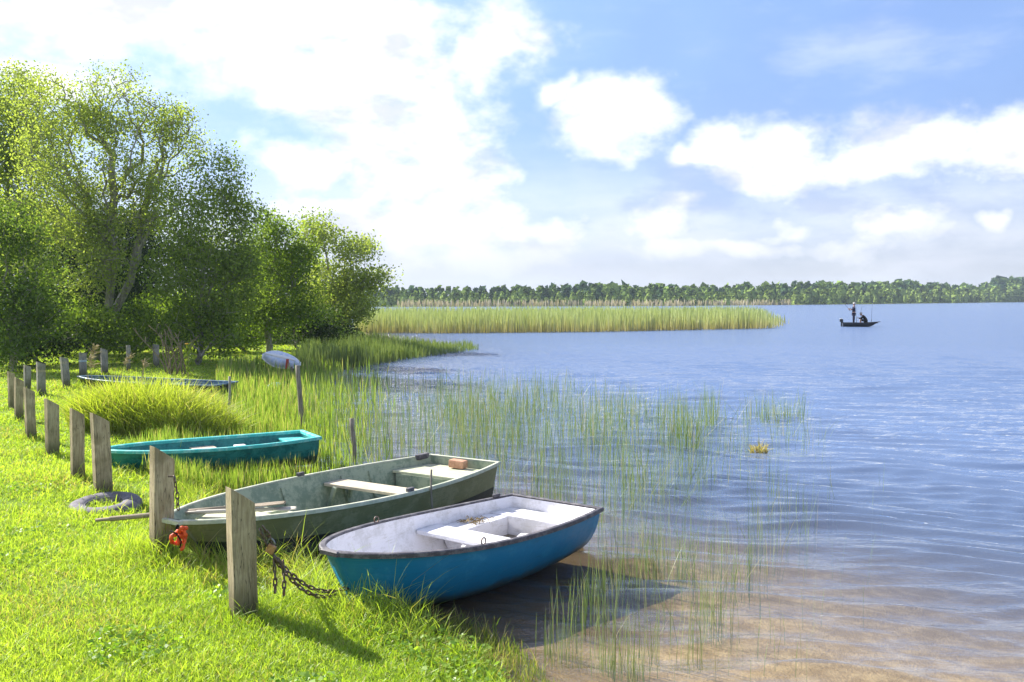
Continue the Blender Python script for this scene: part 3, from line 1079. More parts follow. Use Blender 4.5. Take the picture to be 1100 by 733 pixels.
def build_upturned():
    Y = 30.0
    c = W(303, 386, Y)
    root = empty('upturned_dinghy', c, 0, 'pale blue and white upturned dinghy tilted on a support at the water edge', 'boat')
    L = 1.42
    root.scale = (.86, .86, .86)
    H = Hull(L, .34, .08, .42, 2.0, lambda t: -.17 + .12 * t ** 3, lambda t: .07 + .02 * t, rake=.2, tip=.05, po=.62, n=26)
    M = (Matrix.Rotation(R(14), 4, 'Y') @ Matrix.Rotation(R(24), 4, 'Z') @ Matrix.Rotation(R(-128), 4, 'X'))
    def put(mb):
        mb.v = [tuple(M @ Vector(p)) for p in mb.v]
        return mb
    put(H.shell()).build('hull', MAT['dinghy'], root, smooth=True)
    put(H.shell(.025, drop=.002, t0=.01, t1=.985)).build('inner_shell', MAT['pale_rim'], root, smooth=True)
    put(H.rim(.02, .03, .01, .02)).build('gunwale', MAT['white'], root)
    kb = MB()
    kb.grid([[H.pt(t, 0) + Vector((0, -.02, -.025)), H.pt(t, 0) + Vector((0, .02, -.025)), H.pt(t, .06) + Vector((0, .006, .0)), H.pt(t, -.06) + Vector((0, -.006, 0)), H.pt(t, 0) + Vector((0, -.02, -.025))] for t in H.ts(0, .95)])
    put(kb).build('keel_strip', MAT['white'], root)
    # red brown trestle that carries it
    g0 = W(309, 391, Y)
    zb = min(gz(g0.x, Y), 0) - .1
    t = empty('boat_trestle', (g0.x, Y + .12, zb), 0, 'reddish brown wooden trestle under the upturned pale dinghy', 'trestle')
    h = c.z - zb - .05
    for sx in (-.30, .12):
        lb = MB()
        lb.tube([(sx, -.12, 0), (sx * .8, -.02, h)], .045, 8)
        lb.tube([(sx, .22, 0), (sx * .8, .05, h)], .045, 8)
        lb.build('leg', MAT['stake'], t)
    bb = MB()
    bb.box((-.08, .0, h - .12), (.55, .10, .09))
    bb.build('beam', MAT['stake'], t, bevel=.01)
    st = MB()
    st.box((.04, -.36, h - .10), (.09, .05, .34), Matrix.Rotation(.1, 3, 'Y'))
    st.build('prop', MAT['red'], t, bevel=.01)


build_upturned()


def build_paddle():
    q = W(293.5, 414.5, 25.5)
    mb = MB()
    rows = []
    for x, w in zip(np.linspace(-.22, .22, 9), (.03, .06, .08, .09, .09, .085, .07, .05, .02)):
        rows.append([(x, -w, 0), (x, 0, .02), (x, w, 0), (x, 0, -.02), (x, -w, 0)])
    mb.grid(rows)
    mb.tube([(-.20, 0, 0), (-.75, 0, 0)], .015, 8)
    o = mb.build('paddle', MAT['lightblue'], smooth=True)
    o.location = (q.x, q.y, q.z)
    o.rotation_euler = (R(70), R(-18), 0)
    tag(o, 'light blue paddle poking out of the reeds near the upturned dinghy', 'paddle')


build_paddle()

# ------------------------------------------------------------------ timber posts
POSTS = [  # px centre, py base, py top, px width, left-top minus right-top (px), label, material
    (262, 662, 528, 33, 17, 'nearest and tallest looking timber post with slanted top, chain wrapped on its side', 'post'),
    (173.5, 600, 484, 27, 14, 'second nearest slanted timber post, rising in front of the brown oar', 'post'),
    (111, 534, 447, 21, 10, 'timber post standing inside the grey tyre', 'post'),
    (83.5, 515, 441, 16, 7, 'timber post just left of the tyre post, behind the tyre', 'post'),
    (56.5, 490, 431, 15, 7, 'pale timber post between the grassy clump and the lawn, third in line beyond the tyre', 'post'),
    (33.5, 472, 418, 12, 5, 'pale timber post with steep slanted top near the left edge of the lawn', 'post'),
    (20.5, 452, 407, 10, 4, 'timber post close beside the leftmost post', 'post'),
    (13.5, 440, 400, 8, 3, 'leftmost timber post at the lawn edge', 'post'),
    (29.5, 419, 393, 8, 2, 'short grey post behind the leftmost pair of posts', 'post_grey'),
    (44.5, 425, 390, 10, 3, 'grey post in front of the dark bush at far left', 'post_grey'),
    (71.5, 418, 384, 9, 2, 'dark grey leaning post left of the black boat', 'post_grey'),
    (89, 405, 379, 8, 1, 'grey post with a pale band at the bow of the black boat', 'post_grey'),
    (112.5, 402, 375, 8, 2, 'grey post standing behind the black boat near its bow', 'post_grey'),
    (138, 398, 371, 5, 0, 'thin grey post in the tree shade behind the black boat', 'post_grey'),
    (168, 395, 370, 7, 1, 'grey post beside the bare dead shrub', 'post_grey'),
]
PGROUND = []
for i, (px, pb, pt_, wpx, sl_, lab, mk) in enumerate(POSTS):
    g0 = G(px, pb)
    D = g0.y
    u = D / FPX
    h = (pb - pt_) * u
    w = wpx * u * 0.80
    dp = w * 0.72
    slope = sl_ * u / (w * .9)
    mb = MB()
    zs = [-.25, 0, h * .35, h * .7, h]
    rows = []
    for j, z in enumerate(zs):
        ring = []
        for k in range(16):
            s = k / 16 * 4
            e, f = int(s), s % 1
            cx, cy = [(-1 + 2 * f, -1), (1, -1 + 2 * f), (1 - 2 * f, 1), (-1, 1 - 2 * f)][e]
            x, y = cx * w / 2, cy * dp / 2
            zz = z
            if j == len(zs) - 1: zz = h - slope * x - .02 * slope * y
            nn = mnoise.noise((x * 9 + i * 7, y * 9, z * 2.5)) * .011
            ring.append(Vector((x * (1 + nn * 3) + nn, y + nn, zz)))
        rows.append(ring)
    n = 16
    mb.add([p for r_ in rows for p in r_], [(a * n + k, a * n + (k + 1) % n, (a + 1) * n + (k + 1) % n, (a + 1) * n + k) for a in range(len(rows) - 1) for k in range(n)]
           + [tuple(range((len(rows) - 1) * n, len(rows) * n))])
    o = mb.build('timber_post', MAT[mk], bevel=0.004)
    o.location = g0
    ang = math.atan2(-g0.x, g0.y)
    lean = (0.02 * math.sin(i * 2.3), 0.018 * math.sin(i * 3.7 + 1))
    if i == 10: lean = (0, .06)
    o.rotation_euler = (lean[0], -lean[1], ang + R(18 + 3 * math.sin(i * 1.9)))
    tag(o, lab, 'post', 'slant topped timber mooring posts along the shore')
    PGROUND.append((g0, w, h, o.rotation_euler.z))
    if i == 11:
        bd = MB()
        bd.prism([(-w / 2 - .004, -dp / 2 - .004), (w / 2 + .004, -dp / 2 - .004), (w / 2 + .004, dp / 2 + .004), (-w / 2 - .004, dp / 2 + .004)], h * .62, h * .70)
        bd.build('pale_band', MAT['pale_rim'], o)


def stake(px, pb, pt_, r, label, mat='stake', lean=0.0, Y=None, name='mooring_stake'):
    g0 = G(px, pb) if Y is None else W(px, pb, Y)
    if g0.z < 0 and Y is None:
        g0 = P(px, pb, 0.0)
    z0 = min(gz(g0.x, g0.y), g0.z) - .2
    h = (pb - pt_) * g0.y / FPX + g0.z - z0
    mb = MB()
    pts = [(lean * h * s + .012 * math.sin(s * 7 + px), .01 * math.cos(s * 5), h * s) for s in np.linspace(0, 1, 9)]
    mb.tube(pts, [r * (1.05 - .12 * s) for s in np.linspace(0, 1, 9)], 9)
    o = mb.build(name, MAT[mat], smooth=True)
    o.location = (g0.x, g0.y, z0)
    tag(o, label, 'stake')
    return o


stake(324.5, 465, 392, .045, 'tall leaning wooden stake at the end of the teal rowboat', lean=-.04)
stake(381, 499, 449, .035, 'short brown wooden stake behind the green rowboat', lean=-.03)
stake(247, 460, 404, .026, 'thin grey stake in the reeds right of the grassy clump', 'post_grey')
stake(463.5, 588, 503, .012, 'thin brown stake between the green and blue rowboats', lean=.01, Y=9.95)

# ------------------------------------------------------------------ tyre, rag, chains


def build_tyre():
    c = G(113, 545)
    root = empty('old_tyre', (c.x, c.y, c.z - .065), 0, 'faded grey tyre lying in the grass around a post', 'tyre')
    root.rotation_euler = (R(5), R(-3), .4)
    mb = MB()
    prof = []
    n, m = 56, 14
    rows = []
    for i in range(n + 1):
        a = 2 * PI * i / n
        row = []
        for j in range(m + 1):
            b = 2 * PI * j / m
            rr = .285 + .105 * math.copysign(abs(math.cos(b)) ** .75, math.cos(b))
            z = .10 * math.copysign(abs(math.sin(b)) ** .8, math.sin(b))
            if math.cos(b) > .75:
                rr += .007 * (1 if (i % 4) < 2 else -1)
            row.append((rr * math.cos(a), rr * math.sin(a), z + .05))
        rows.append(row)
    mb.grid(rows)
    mb.build('tread', MAT['rubber'], root, smooth=True)
    bd = MB()
    for zz in (.115, -.015):
        bd.tube([(.205 * math.cos(a), .205 * math.sin(a), zz) for a in np.linspace(0, 2 * PI, 41)[:-1]], .014, 6, closed=True)
    bd.build('bead', MAT['rubber'], root, smooth=True)
    return c


TYRE = build_tyre()


def build_rag():
    q = W(192, 574, 7.75)
    root = empty('orange_life_vest', (q.x, q.y, q.z - .12), 0, 'crumpled orange life vest hanging at the bow of the green rowboat beside a post', 'life vest')
    r = random.Random(5)
    root.scale = (.8, .8, .8)
    for k in range(6):
        mb = MB()
        c0 = Vector((r.uniform(-.03, .05), r.uniform(-.03, .03), r.uniform(.06, .17)))
        a0, a1 = r.uniform(0, 6), r.uniform(2.6, 4.8)
        rx, rz, tl = r.uniform(.03, .06), r.uniform(.04, .08), r.uniform(-.6, .6)
        pts = []
        for q in np.linspace(0, 1, 12):
            t = a0 + a1 * q
            pts.append(c0 + Vector((rx * math.cos(t), .03 * math.sin(t * 1.7 + k) + tl * rz * .4 * math.sin(t), rz * math.sin(t))))
        mb.tube(pts, [.012 + .012 * abs(math.sin(i * 1.1 + k)) for i in range(12)], 7)
        mb.build('vest_panel', MAT['orange'], root, smooth=True)
    s = MB()
    s.tube([(-.07, -.05, .20), (0, -.06, .17), (.05, -.065, .09), (.03, -.06, .02)], .008, 6)
    s.build('strap', MAT['black_cloth'], root, smooth=True)
    c = MB()
    c.tube([(-.01, -.02, .215), (0, -.025, .255)], [.02, .014], 8)
    c.build('collar_loop', MAT['black_cloth'], root, smooth=True)


build_rag()


def chain_mesh(mb, path, pitch=.046, wire=.0062, lw=.019):
    """alternating links along a polyline"""
    path = [Vector(p) for p in path]
    seg = [0]
    for a, b in zip(path[:-1], path[1:]): seg.append(seg[-1] + (b - a).length)
    n = int(seg[-1] / pitch)
    for i in range(n):
        s = (i + .5) * pitch
        k = max(j for j in range(len(seg) - 1) if seg[j] <= s)
        t = (path[k + 1] - path[k]).normalized()
        c = path[k] + t * (s - seg[k])
        a = Vector((0, 0, 1)) if abs(t.z) < .9 else Vector((1, 0, 0))
        u = t.cross(a).normalized()
        w = t.cross(u)
        roll = (PI / 2 if i % 2 else 0) + .5 * math.sin(i * 1.7)
        u = u * math.cos(roll) + w * math.sin(roll)
        hl = pitch * .5 + wire - .002 + lw * 0.0
        pts = []
        for q in range(12):
            an = 2 * PI * q / 12
            x, y = math.cos(an), math.sin(an)
            px_ = (hl - lw * .6) * (1 if x > 0 else -1) + lw * .75 * x
            pts.append(c + t * px_ + u * (lw * .62 * y))
        mb.tube(pts, wire, 6, closed=True)


def sag(a, b, d, n=14):
    return [a.lerp(b, t) - Vector((0, 0, d * 4 * t * (1 - t))) for t in np.linspace(0, 1, n)]


def build_chains():
    a = W(279, 569, 6.62)
    b = boat_pt(BLUE, (BL / 2 - .08, 0, .30))
    root = empty('mooring_chain', a, 0, 'rusty iron chain running from the nearest post to the blue rowboat, with loose ends', 'chain')
    Z = Vector((0, 0, 0))
    k = W(294, 596, 6.72) - a
    e = b - a
    m = MB(); chain_mesh(m, [Z, k * .5 + Vector((0, -.01, -.01)), k]); chain_mesh(m, [Vector((.02, .01, .02)), k * .5 + Vector((.035, 0, .01)), k + Vector((.02, 0, .01))])
    m.build('doubled_chain', MAT['iron'], root, smooth=True)
    m = MB(); chain_mesh(m, sag(k, e, .10)); chain_mesh(m, sag(k + Vector((.01, -.03, -.01)), e + Vector((0, 0, -.02)), .13))
    m.build('chain_run', MAT['iron'], root, smooth=True)
    for (px0, py0, px1, py1) in ((294, 600, 295.5, 641), (304, 603, 305, 641)):
        p0, p1 = W(px0, py0, 6.70) - a, W(px1, py1, 6.70) - a
        m = MB(); chain_mesh(m, [p0, p0.lerp(p1, .5) + Vector((.006, 0, 0)), p1], .050)
        m.build('loose_end', MAT['iron'], root, smooth=True)
    m = MB()
    q = W(291, 590, 6.66) - a
    m.box(q, (.06, .035, .065), Matrix.Rotation(.5, 3, 'Y'))
    m.build('padlock', plain_mat('rusty_padlock', (.52, .30, .14), .6, .4, .3, alt=(.32, .15, .06), scale=25), root, bevel=.008)
    s = MB()
    s.tube([q + Vector((.028 * math.cos(t), 0, .03 + .045 * math.sin(t))) for t in np.linspace(0, PI, 10)], .007, 6)
    s.build('shackle', MAT['steel'], root, smooth=True)
    a = W(187, 512, 7.80)
    b = W(191.5, 551, 7.86)
    r2 = empty('hanging_chain', a, 0, 'thin dark chain hanging down the side of the second post', 'chain')
    m = MB()
    chain_mesh(m, [Z, (b - a) * .5 + Vector((.01, 0, 0)), b - a], .05, .0055, .02)
    m.build('chain_links', MAT['iron'], r2, smooth=True)
    m = MB()
    m.tube([(-.05, 0, .0), (0, 0, 0), (.01, 0, -.015)], .008, 6)
    m.build('staple', MAT['iron'], r2)


build_chains()

# ------------------------------------------------------------------ fishing boat with two anglers


def skin_mesh(name, joints, edges, mat, parent=None, sub=2):
    """one continuous body grown round a skeleton: joints {name: (x, y, z, radius)}"""
    keys = list(joints)
    me = bpy.data.meshes.new(name)
    me.from_pydata([joints[k][:3] for k in keys], [(keys.index(a), keys.index(b)) for a, b in edges], [])
    o = bpy.data.objects.new(name, me)
    COL.objects.link(o)
    md = o.modifiers.new('skin', 'SKIN')
    md.use_smooth_shade = True
    for i, k in enumerate(keys):
        r_ = joints[k][3]
        me.skin_vertices[0].data[i].radius = (r_, r_) if not hasattr(r_, '__len__') else r_
        me.skin_vertices[0].data[i].use_root = (i == 0)
    sd = o.modifiers.new('sub', 'SUBSURF')
    sd.levels = sub
    sd.render_levels = sub
    dg = bpy.context.evaluated_depsgraph_get()
    nm = bpy.data.meshes.new_from_object(o.evaluated_get(dg))
    o.modifiers.clear()
    o.data = nm
    nm.materials.clear()
    nm.materials.append(mat)
    nm.shade_smooth()
    if parent is not None: o.parent = parent
    return o


def limb_hand(j, e, side, wrist, d):
    """palm, four fingers and a thumb closed round what is held"""
    w = Vector(wrist)
    d = Vector(d).normalized()
    sidev = Vector((0, 0, 1)).cross(d).normalized() if abs(d.z) < .9 else Vector((1, 0, 0))
    pn = 'palm' + side
    p = w + d * .07
    j[pn] = (*p, .032)
    e.append(('wrist' + side, pn))
    for f, (o_, l) in enumerate(((-.028, .06), (-.010, .07), (.010, .066), (.028, .052))):
        a = p + d * .035 + sidev * o_
        b = a + d * l * .5 + Vector((0, 0, -.02))
        c = a + d * l * .35 + Vector((0, 0, -.05))
        for nme, q in (('a', a), ('b', b), ('c', c)):
            j[f'f{f}{nme}{side}'] = (*q, .009)
        e += [(pn, f'f{f}a{side}'), (f'f{f}a{side}', f'f{f}b{side}'), (f'f{f}b{side}', f'f{f}c{side}')]
    t1 = w + d * .04 - sidev * .035
    t2 = t1 + d * .035 - Vector((0, 0, .03))
    j['t1' + side] = (*t1, .012)
    j['t2' + side] = (*t2, .010)
    e += [('wrist' + side, 't1' + side), ('t1' + side, 't2' + side)]


def head_parts(root, c, face, mat_cap, cap=True):
    """nose, brow, ears are part of the head mesh; hair or cap is a child"""
    mb = MB()
    f = Vector(face).normalized()
    M = Matrix.Rotation(math.atan2(f.y, f.x), 3, 'Z')
    prof = [(0.001, .125), (.05, .118), (.085, .09), (.104, .045), (.108, .02), (.106, .005)]
    mb.lathe(prof, 16, M, c)
    if cap:
        pts = [M @ Vector((.10 + .085 * math.cos(t), .075 * math.sin(t), .012)) + Vector(c) for t in np.linspace(-PI / 2, PI / 2, 9)]
        k = len(mb.v)
        mb.v += [tuple(p) for p in pts] + [tuple(p + Vector((0, 0, .012))) for p in pts]
        n = len(pts)
        mb.f += [tuple(k + i for i in range(n)), tuple(k + n + i for i in range(n - 1, -1, -1))] + [(k + i, k + i + 1, k + n + i + 1, k + n + i) for i in range(n - 1)]
    return mb.build('cap' if cap else 'hair', mat_cap, root, smooth=True)


def add_head(j, e, neck, c, face):
    c = Vector(c)
    f = Vector(face).normalized()
    s = Vector((-f.y, f.x, 0))
    j['headlow'] = (*(c + f * .015 - Vector((0, 0, .055))), .068)
    j['headmid'] = (*(c + Vector((0, 0, .01))), .092)
    j['headtop'] = (*(c - f * .01 + Vector((0, 0, .07))), .078)
    e += [(neck, 'headlow'), ('headlow', 'headmid'), ('headmid', 'headtop')]
    j['nose'] = (*(c + f * .108 - Vector((0, 0, .012))), .014)
    e.append(('headmid', 'nose'))
    j['chin'] = (*(c + f * .075 - Vector((0, 0, .095))), .028)
    e.append(('headlow', 'chin'))
    for q, sg in (('l', 1), ('r', -1)):
        j['ear' + q] = (*(c + s * sg * .096 - f * .01), .016)
        e.append(('headmid', 'ear' + q))


def eyes(root, c, face):
    c = Vector(c); f = Vector(face).normalized(); s = Vector((-f.y, f.x, 0))
    for sg in (-1, 1):
        mb = MB()
        mb.lathe([(.001, .012), (.008, .009), (.012, 0), (.008, -.009), (.001, -.012)], 8, None, c + f * .088 + s * sg * .034 + Vector((0, 0, .012)))
        mb.build('eye', MAT['twig'], root, smooth=True)
    mb = MB()
    mb.box(c + f * .083 - Vector((0, 0, .058)), (.02, .045, .009), Matrix.Rotation(math.atan2(f.y, f.x), 3, 'Z'))
    mb.build('mouth', MAT['red'], root, smooth=True)


def build_fishing_boat():
    Y = 83.5
    s, b = W(905, 351, Y + .4), W(945, 351, Y - .4)
    root, L = place_boat('fishing_boat', s, b, 'low black fishing boat with pointed bow out on the open lake')
    H = Hull(L, .80, .66, .35, 1.7, lambda t: -.12 + .30 * t ** 3, lambda t: .34 + .30 * max(0, t - .45) ** 1.6, rake=.5, tip=.03, po=.8, n=28)
    H.shell().build('hull', MAT['bass_hull'], root, smooth=True)
    H.shell(.04, floor=.16, drop=.004, t0=.01, t1=.98).build('inner_shell', plain_mat('grey_deck', (.06, .065, .08), .7), root, smooth=True)
    H.rim(.03, .06, .02, .03).build('gunwale', MAT['black_hull'], root)
    X = lambda t: -L / 2 + L * t
    d = H.plank(X(.60), X(.95), .33, .03)
    d.build('fore_deck', plain_mat('deck_carpet', (.05, .055, .07), .9), root)
    sb = MB()
    sb.box((X(.47), 0, .27), (.35, .55, .22))
    sb.build('seat_box', plain_mat('blue_seat', (.06, .10, .22), .6), root, bevel=.02)
    m = empty('outboard_motor', boat_pt(root, (X(0) - .10, 0, .34)), root.rotation_euler.z, 'black outboard motor with pale top on the stern of the fishing boat', 'outboard motor')
    a = MB()
    a.box((0, 0, .20), (.30, .24, .24)); a.build('cowl', MAT['black_hull'], m, bevel=.05)
    a = MB()
    a.box((-.02, 0, .355), (.24, .20, .08)); a.build('cowl_top', MAT['white'], m, bevel=.03)
    a = MB()
    a.box((0, 0, -.25), (.10, .07, .70)); a.box((.10, 0, .02), (.14, .16, .10)); a.build('leg', MAT['black_hull'], m, bevel=.015)
    # standing angler
    fx = X(.30)
    base = boat_pt(root, (fx, 0, .16))
    p = empty('person', base, root.rotation_euler.z, 'person in dark clothes standing in the fishing boat, arms raised to a rod', 'person')
    j = {'pelvis': (0, 0, .93, .125), 'waist': (.0, 0, 1.08, .120), 'chest': (-.01, 0, 1.30, .145), 'neckb': (0, 0, 1.46, .075), 'neck': (.015, 0, 1.52, .052)}
    e = [('pelvis', 'waist'), ('waist', 'chest'), ('chest', 'neckb'), ('neckb', 'neck')]
    hc = (.03, 0, 1.645)
    fdir = (-1, -.25, 0)
    add_head(j, e, 'neck', hc, fdir)
    for q, sg in (('l', 1), ('r', -1)):
        j['hip' + q] = (0, .10 * sg, .86, .095); j['knee' + q] = (.03 * sg, .13 * sg, .47, .062); j['ankle' + q] = (0.02 * sg, .15 * sg, .09, .045)
        j['toe' + q] = (.02 * sg - .16, .17 * sg, .035, .035); j['heel' + q] = (.02 * sg + .05, .15 * sg, .04, .036)
        e += [('pelvis', 'hip' + q), ('hip' + q, 'knee' + q), ('knee' + q, 'ankle' + q), ('ankle' + q, 'toe' + q), ('ankle' + q, 'heel' + q)]
        j['sh' + q] = (-.01, .19 * sg, 1.41, .068); j['elb' + q] = (-.10, .31 * sg, 1.20, .045); j['wrist' + q] = (-.30, .10 * sg, 1.27 + .04 * sg, .030)
        e += [('chest', 'sh' + q), ('sh' + q, 'elb' + q), ('elb' + q, 'wrist' + q)]
        limb_hand(j, e, q, j['wrist' + q][:3], (-.8, -.5 * sg, 0))
    skin_mesh('body', j, e, MAT['skin'], p)
    p.scale = (1.12, 1.12, 1.12)
    eyes(p, hc, fdir)
    head_parts(p, Vector(hc) + Vector((0, 0, .035)), fdir, MAT['grey_cap'])
    ks = ('pelvis', 'waist', 'chest', 'neckb', 'shl', 'elbl', 'shr', 'elbr')
    jj = {k: (*j[k][:3], j[k][3] + .022) for k in ks}
    for q in 'lr':
        jj['cuff' + q] = (*Vector(j['elb' + q][:3]).lerp(Vector(j['wrist' + q][:3]), .55), .052)
    skin_mesh('jacket', jj, [('pelvis', 'waist'), ('waist', 'chest'), ('chest', 'neckb'), ('chest', 'shl'), ('shl', 'elbl'), ('chest', 'shr'), ('shr', 'elbr'), ('elbl', 'cuffl'), ('elbr', 'cuffr')], MAT['navy_cloth'], p)
    jj = {k: (*j[k][:3], j[k][3] + .018) for k in ('pelvis', 'hipl', 'kneel', 'anklel', 'hipr', 'kneer', 'ankler')}
    skin_mesh('trousers', jj, [('pelvis', 'hipl'), ('hipl', 'kneel'), ('kneel', 'anklel'), ('pelvis', 'hipr'), ('hipr', 'kneer'), ('kneer', 'ankler')], MAT['navy_cloth'], p)
    # seated angler, bent forward
    base2 = boat_pt(root, (X(.60), 0, .16))
    p2 = empty('person', base2, root.rotation_euler.z, 'person in dark jacket and pale cap sitting bent over in the fishing boat', 'person')
    j = {'pelvis': (.12, 0, .30, .125), 'waist': (.05, 0, .45, .120), 'chest': (-.08, 0, .62, .140), 'neckb': (-.18, 0, .74, .075), 'neck': (-.22, 0, .78, .052)}
    e = [('pelvis', 'waist'), ('waist', 'chest'), ('chest', 'neckb'), ('neckb', 'neck')]
    hc = (-.29, 0, .87)
    fdir = (-1, -.2, 0)
    add_head(j, e, 'neck', hc, fdir)
    for q, sg in (('l', 1), ('r', -1)):
        j['hip' + q] = (.08, .10 * sg, .28, .095); j['knee' + q] = (-.33, .20 * sg, .43, .062); j['ankle' + q] = (-.30, .20 * sg, .08, .045)
        j['toe' + q] = (-.46, .22 * sg, .035, .035); j['heel' + q] = (-.25, .20 * sg, .04, .036)
        e += [('pelvis', 'hip' + q), ('hip' + q, 'knee' + q), ('knee' + q, 'ankle' + q), ('ankle' + q, 'toe' + q), ('ankle' + q, 'heel' + q)]
        j['sh' + q] = (-.12, .19 * sg, .69, .066); j['elb' + q] = (-.28, .27 * sg, .50, .045); j['wrist' + q] = (-.50, .08 * sg, .56, .030)
        e += [('chest', 'sh' + q), ('sh' + q, 'elb' + q), ('elb' + q, 'wrist' + q)]
        limb_hand(j, e, q, j['wrist' + q][:3], (-.9, -.3 * sg, 0))
    skin_mesh('body', j, e, MAT['skin'], p2)
    p2.scale = (1.12, 1.12, 1.12)
    eyes(p2, hc, fdir)
    head_parts(p2, Vector(hc) + Vector((0, 0, .035)), fdir, MAT['grey_cap'])
    jj = {k: (*j[k][:3], j[k][3] + .022) for k in ks}
    for q in 'lr':
        jj['cuff' + q] = (*Vector(j['elb' + q][:3]).lerp(Vector(j['wrist' + q][:3]), .8), .05)
    skin_mesh('jacket', jj, [('pelvis', 'waist'), ('waist', 'chest'), ('chest', 'neckb'), ('chest', 'shl'), ('shl', 'elbl'), ('chest', 'shr'), ('shr', 'elbr'), ('elbl', 'cuffl'), ('elbr', 'cuffr')], MAT['black_cloth'], p2)
    jj = {k: (*j[k][:3], j[k][3] + .018) for k in ('pelvis', 'hipl', 'kneel', 'hipr', 'kneer')}
    skin_mesh('shorts', jj, [('pelvis', 'hipl'), ('hipl', 'kneel'), ('pelvis', 'hipr'), ('hipr', 'kneer')], MAT['black_cloth'], p2)
    # rods
    rods = [((X(.20), .0, 1.42), (X(.20) - .9, -.4, 2.55), 'thin dark rod held up by the standing angler'),
            ((X(.40), .62, .30), (X(.36), .75, 2.55), 'thin upright rod just right of the standing angler'),
            ((X(.45), -.62, .30), (X(.50), -.70, 2.45), 'thin upright rod between the two anglers'),
            ((X(.78), .25, .34), (X(.80), .32, 2.35), 'thin upright rod near the bow of the fishing boat')]
    for a, b_, lab in rods:
        A, B = boat_pt(root, a), boat_pt(root, b_)
        o = empty('fishing_rod', A, 0, lab, 'fishing rod', 'rods standing in the fishing boat')
        q = MB()
        v = B - A
        q.tube([v * 0, v * .2, v * .6 + Vector((.01, 0, 0)), v + Vector((.06, 0, -.02))], [.013, .011, .009, .006], 6)
        q.build('blank', MAT['carbon'], o, smooth=True)
        h = MB(); h.tube([v * -.03, v * .10], .02, 8); h.box(v * .12 + Vector((0, -.04, 0)), (.05, .07, .06)); h.build('reel_handle', MAT['black_hull'], o)


build_fishing_boat()

# ------------------------------------------------------------------ blades: grass, reeds


def blades(name, x, y, z, h, w, lean, col0, col1, mat, kind='stuff', seg=2, droop=0.0, face=None):
    """N blades in one mesh; each is two quads and a tip, bent over by lean (fraction of h)"""
    n = len(x)
    az = rng.uniform(0, 2 * PI, n) if face is None else face
    ld = rng.uniform(0, 2 * PI, n)
    dx, dy = np.cos(az) * w * .5, np.sin(az) * w * .5
    lx, ly = np.cos(ld) * lean * h, np.sin(ld) * lean * h
    fr = [0.0, .5, .82, 1.0]
    wd = [1.0, .85, .5, 0.0]
    vs, cs = [], []
    for f, wf in zip(fr, wd):
        zz = z + h * (f - droop * f * f * np.minimum(lean, 1.2))
        px, py = x + lx * f * f, y + ly * f * f
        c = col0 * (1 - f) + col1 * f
        if wf > 0:
            vs += [np.stack([px - dx * wf, py - dy * wf, zz], 1), np.stack([px + dx * wf, py + dy * wf, zz], 1)]
            cs += [c, c]
        else:
            vs.append(np.stack([px, py, zz], 1)); cs.append(c)
    V = np.stack(vs, 1).reshape(-1, 3)
    C = np.stack(cs, 1).reshape(-1, 3)
    b = (np.arange(n) * 7)[:, None]
    q = np.concatenate([b + np.array([[0, 1, 3, 2]]), b + np.array([[2, 3, 5, 4]])])
    t = b + np.array([[4, 5, 6]])
    return np_mesh(name, V, q, mat, tris=t, colors=C)


def join_blades(*sets):
    return [np.concatenate(a) for a in zip(*sets)]


def lerp_col(a, b, f):
    return np.array(a)[None, :] * (1 - f[:, None]) + np.array(b)[None, :] * f[:, None]


def smooth_noise(x, y, s):
    return .5 + .5 * (np.sin(x * s + 1.3 * np.sin(y * s * .8 + .5)) * np.cos(y * s * 1.1 + .9 * np.sin(x * s * .7))) * .9


def scatter_fan(n, r0, r1, a0, a1):
    r = r0 * (r1 / r0) ** rng.uniform(0, 1, n)
    a = rng.uniform(a0, a1, n)
    return r * np.sin(a), r * np.cos(a), r


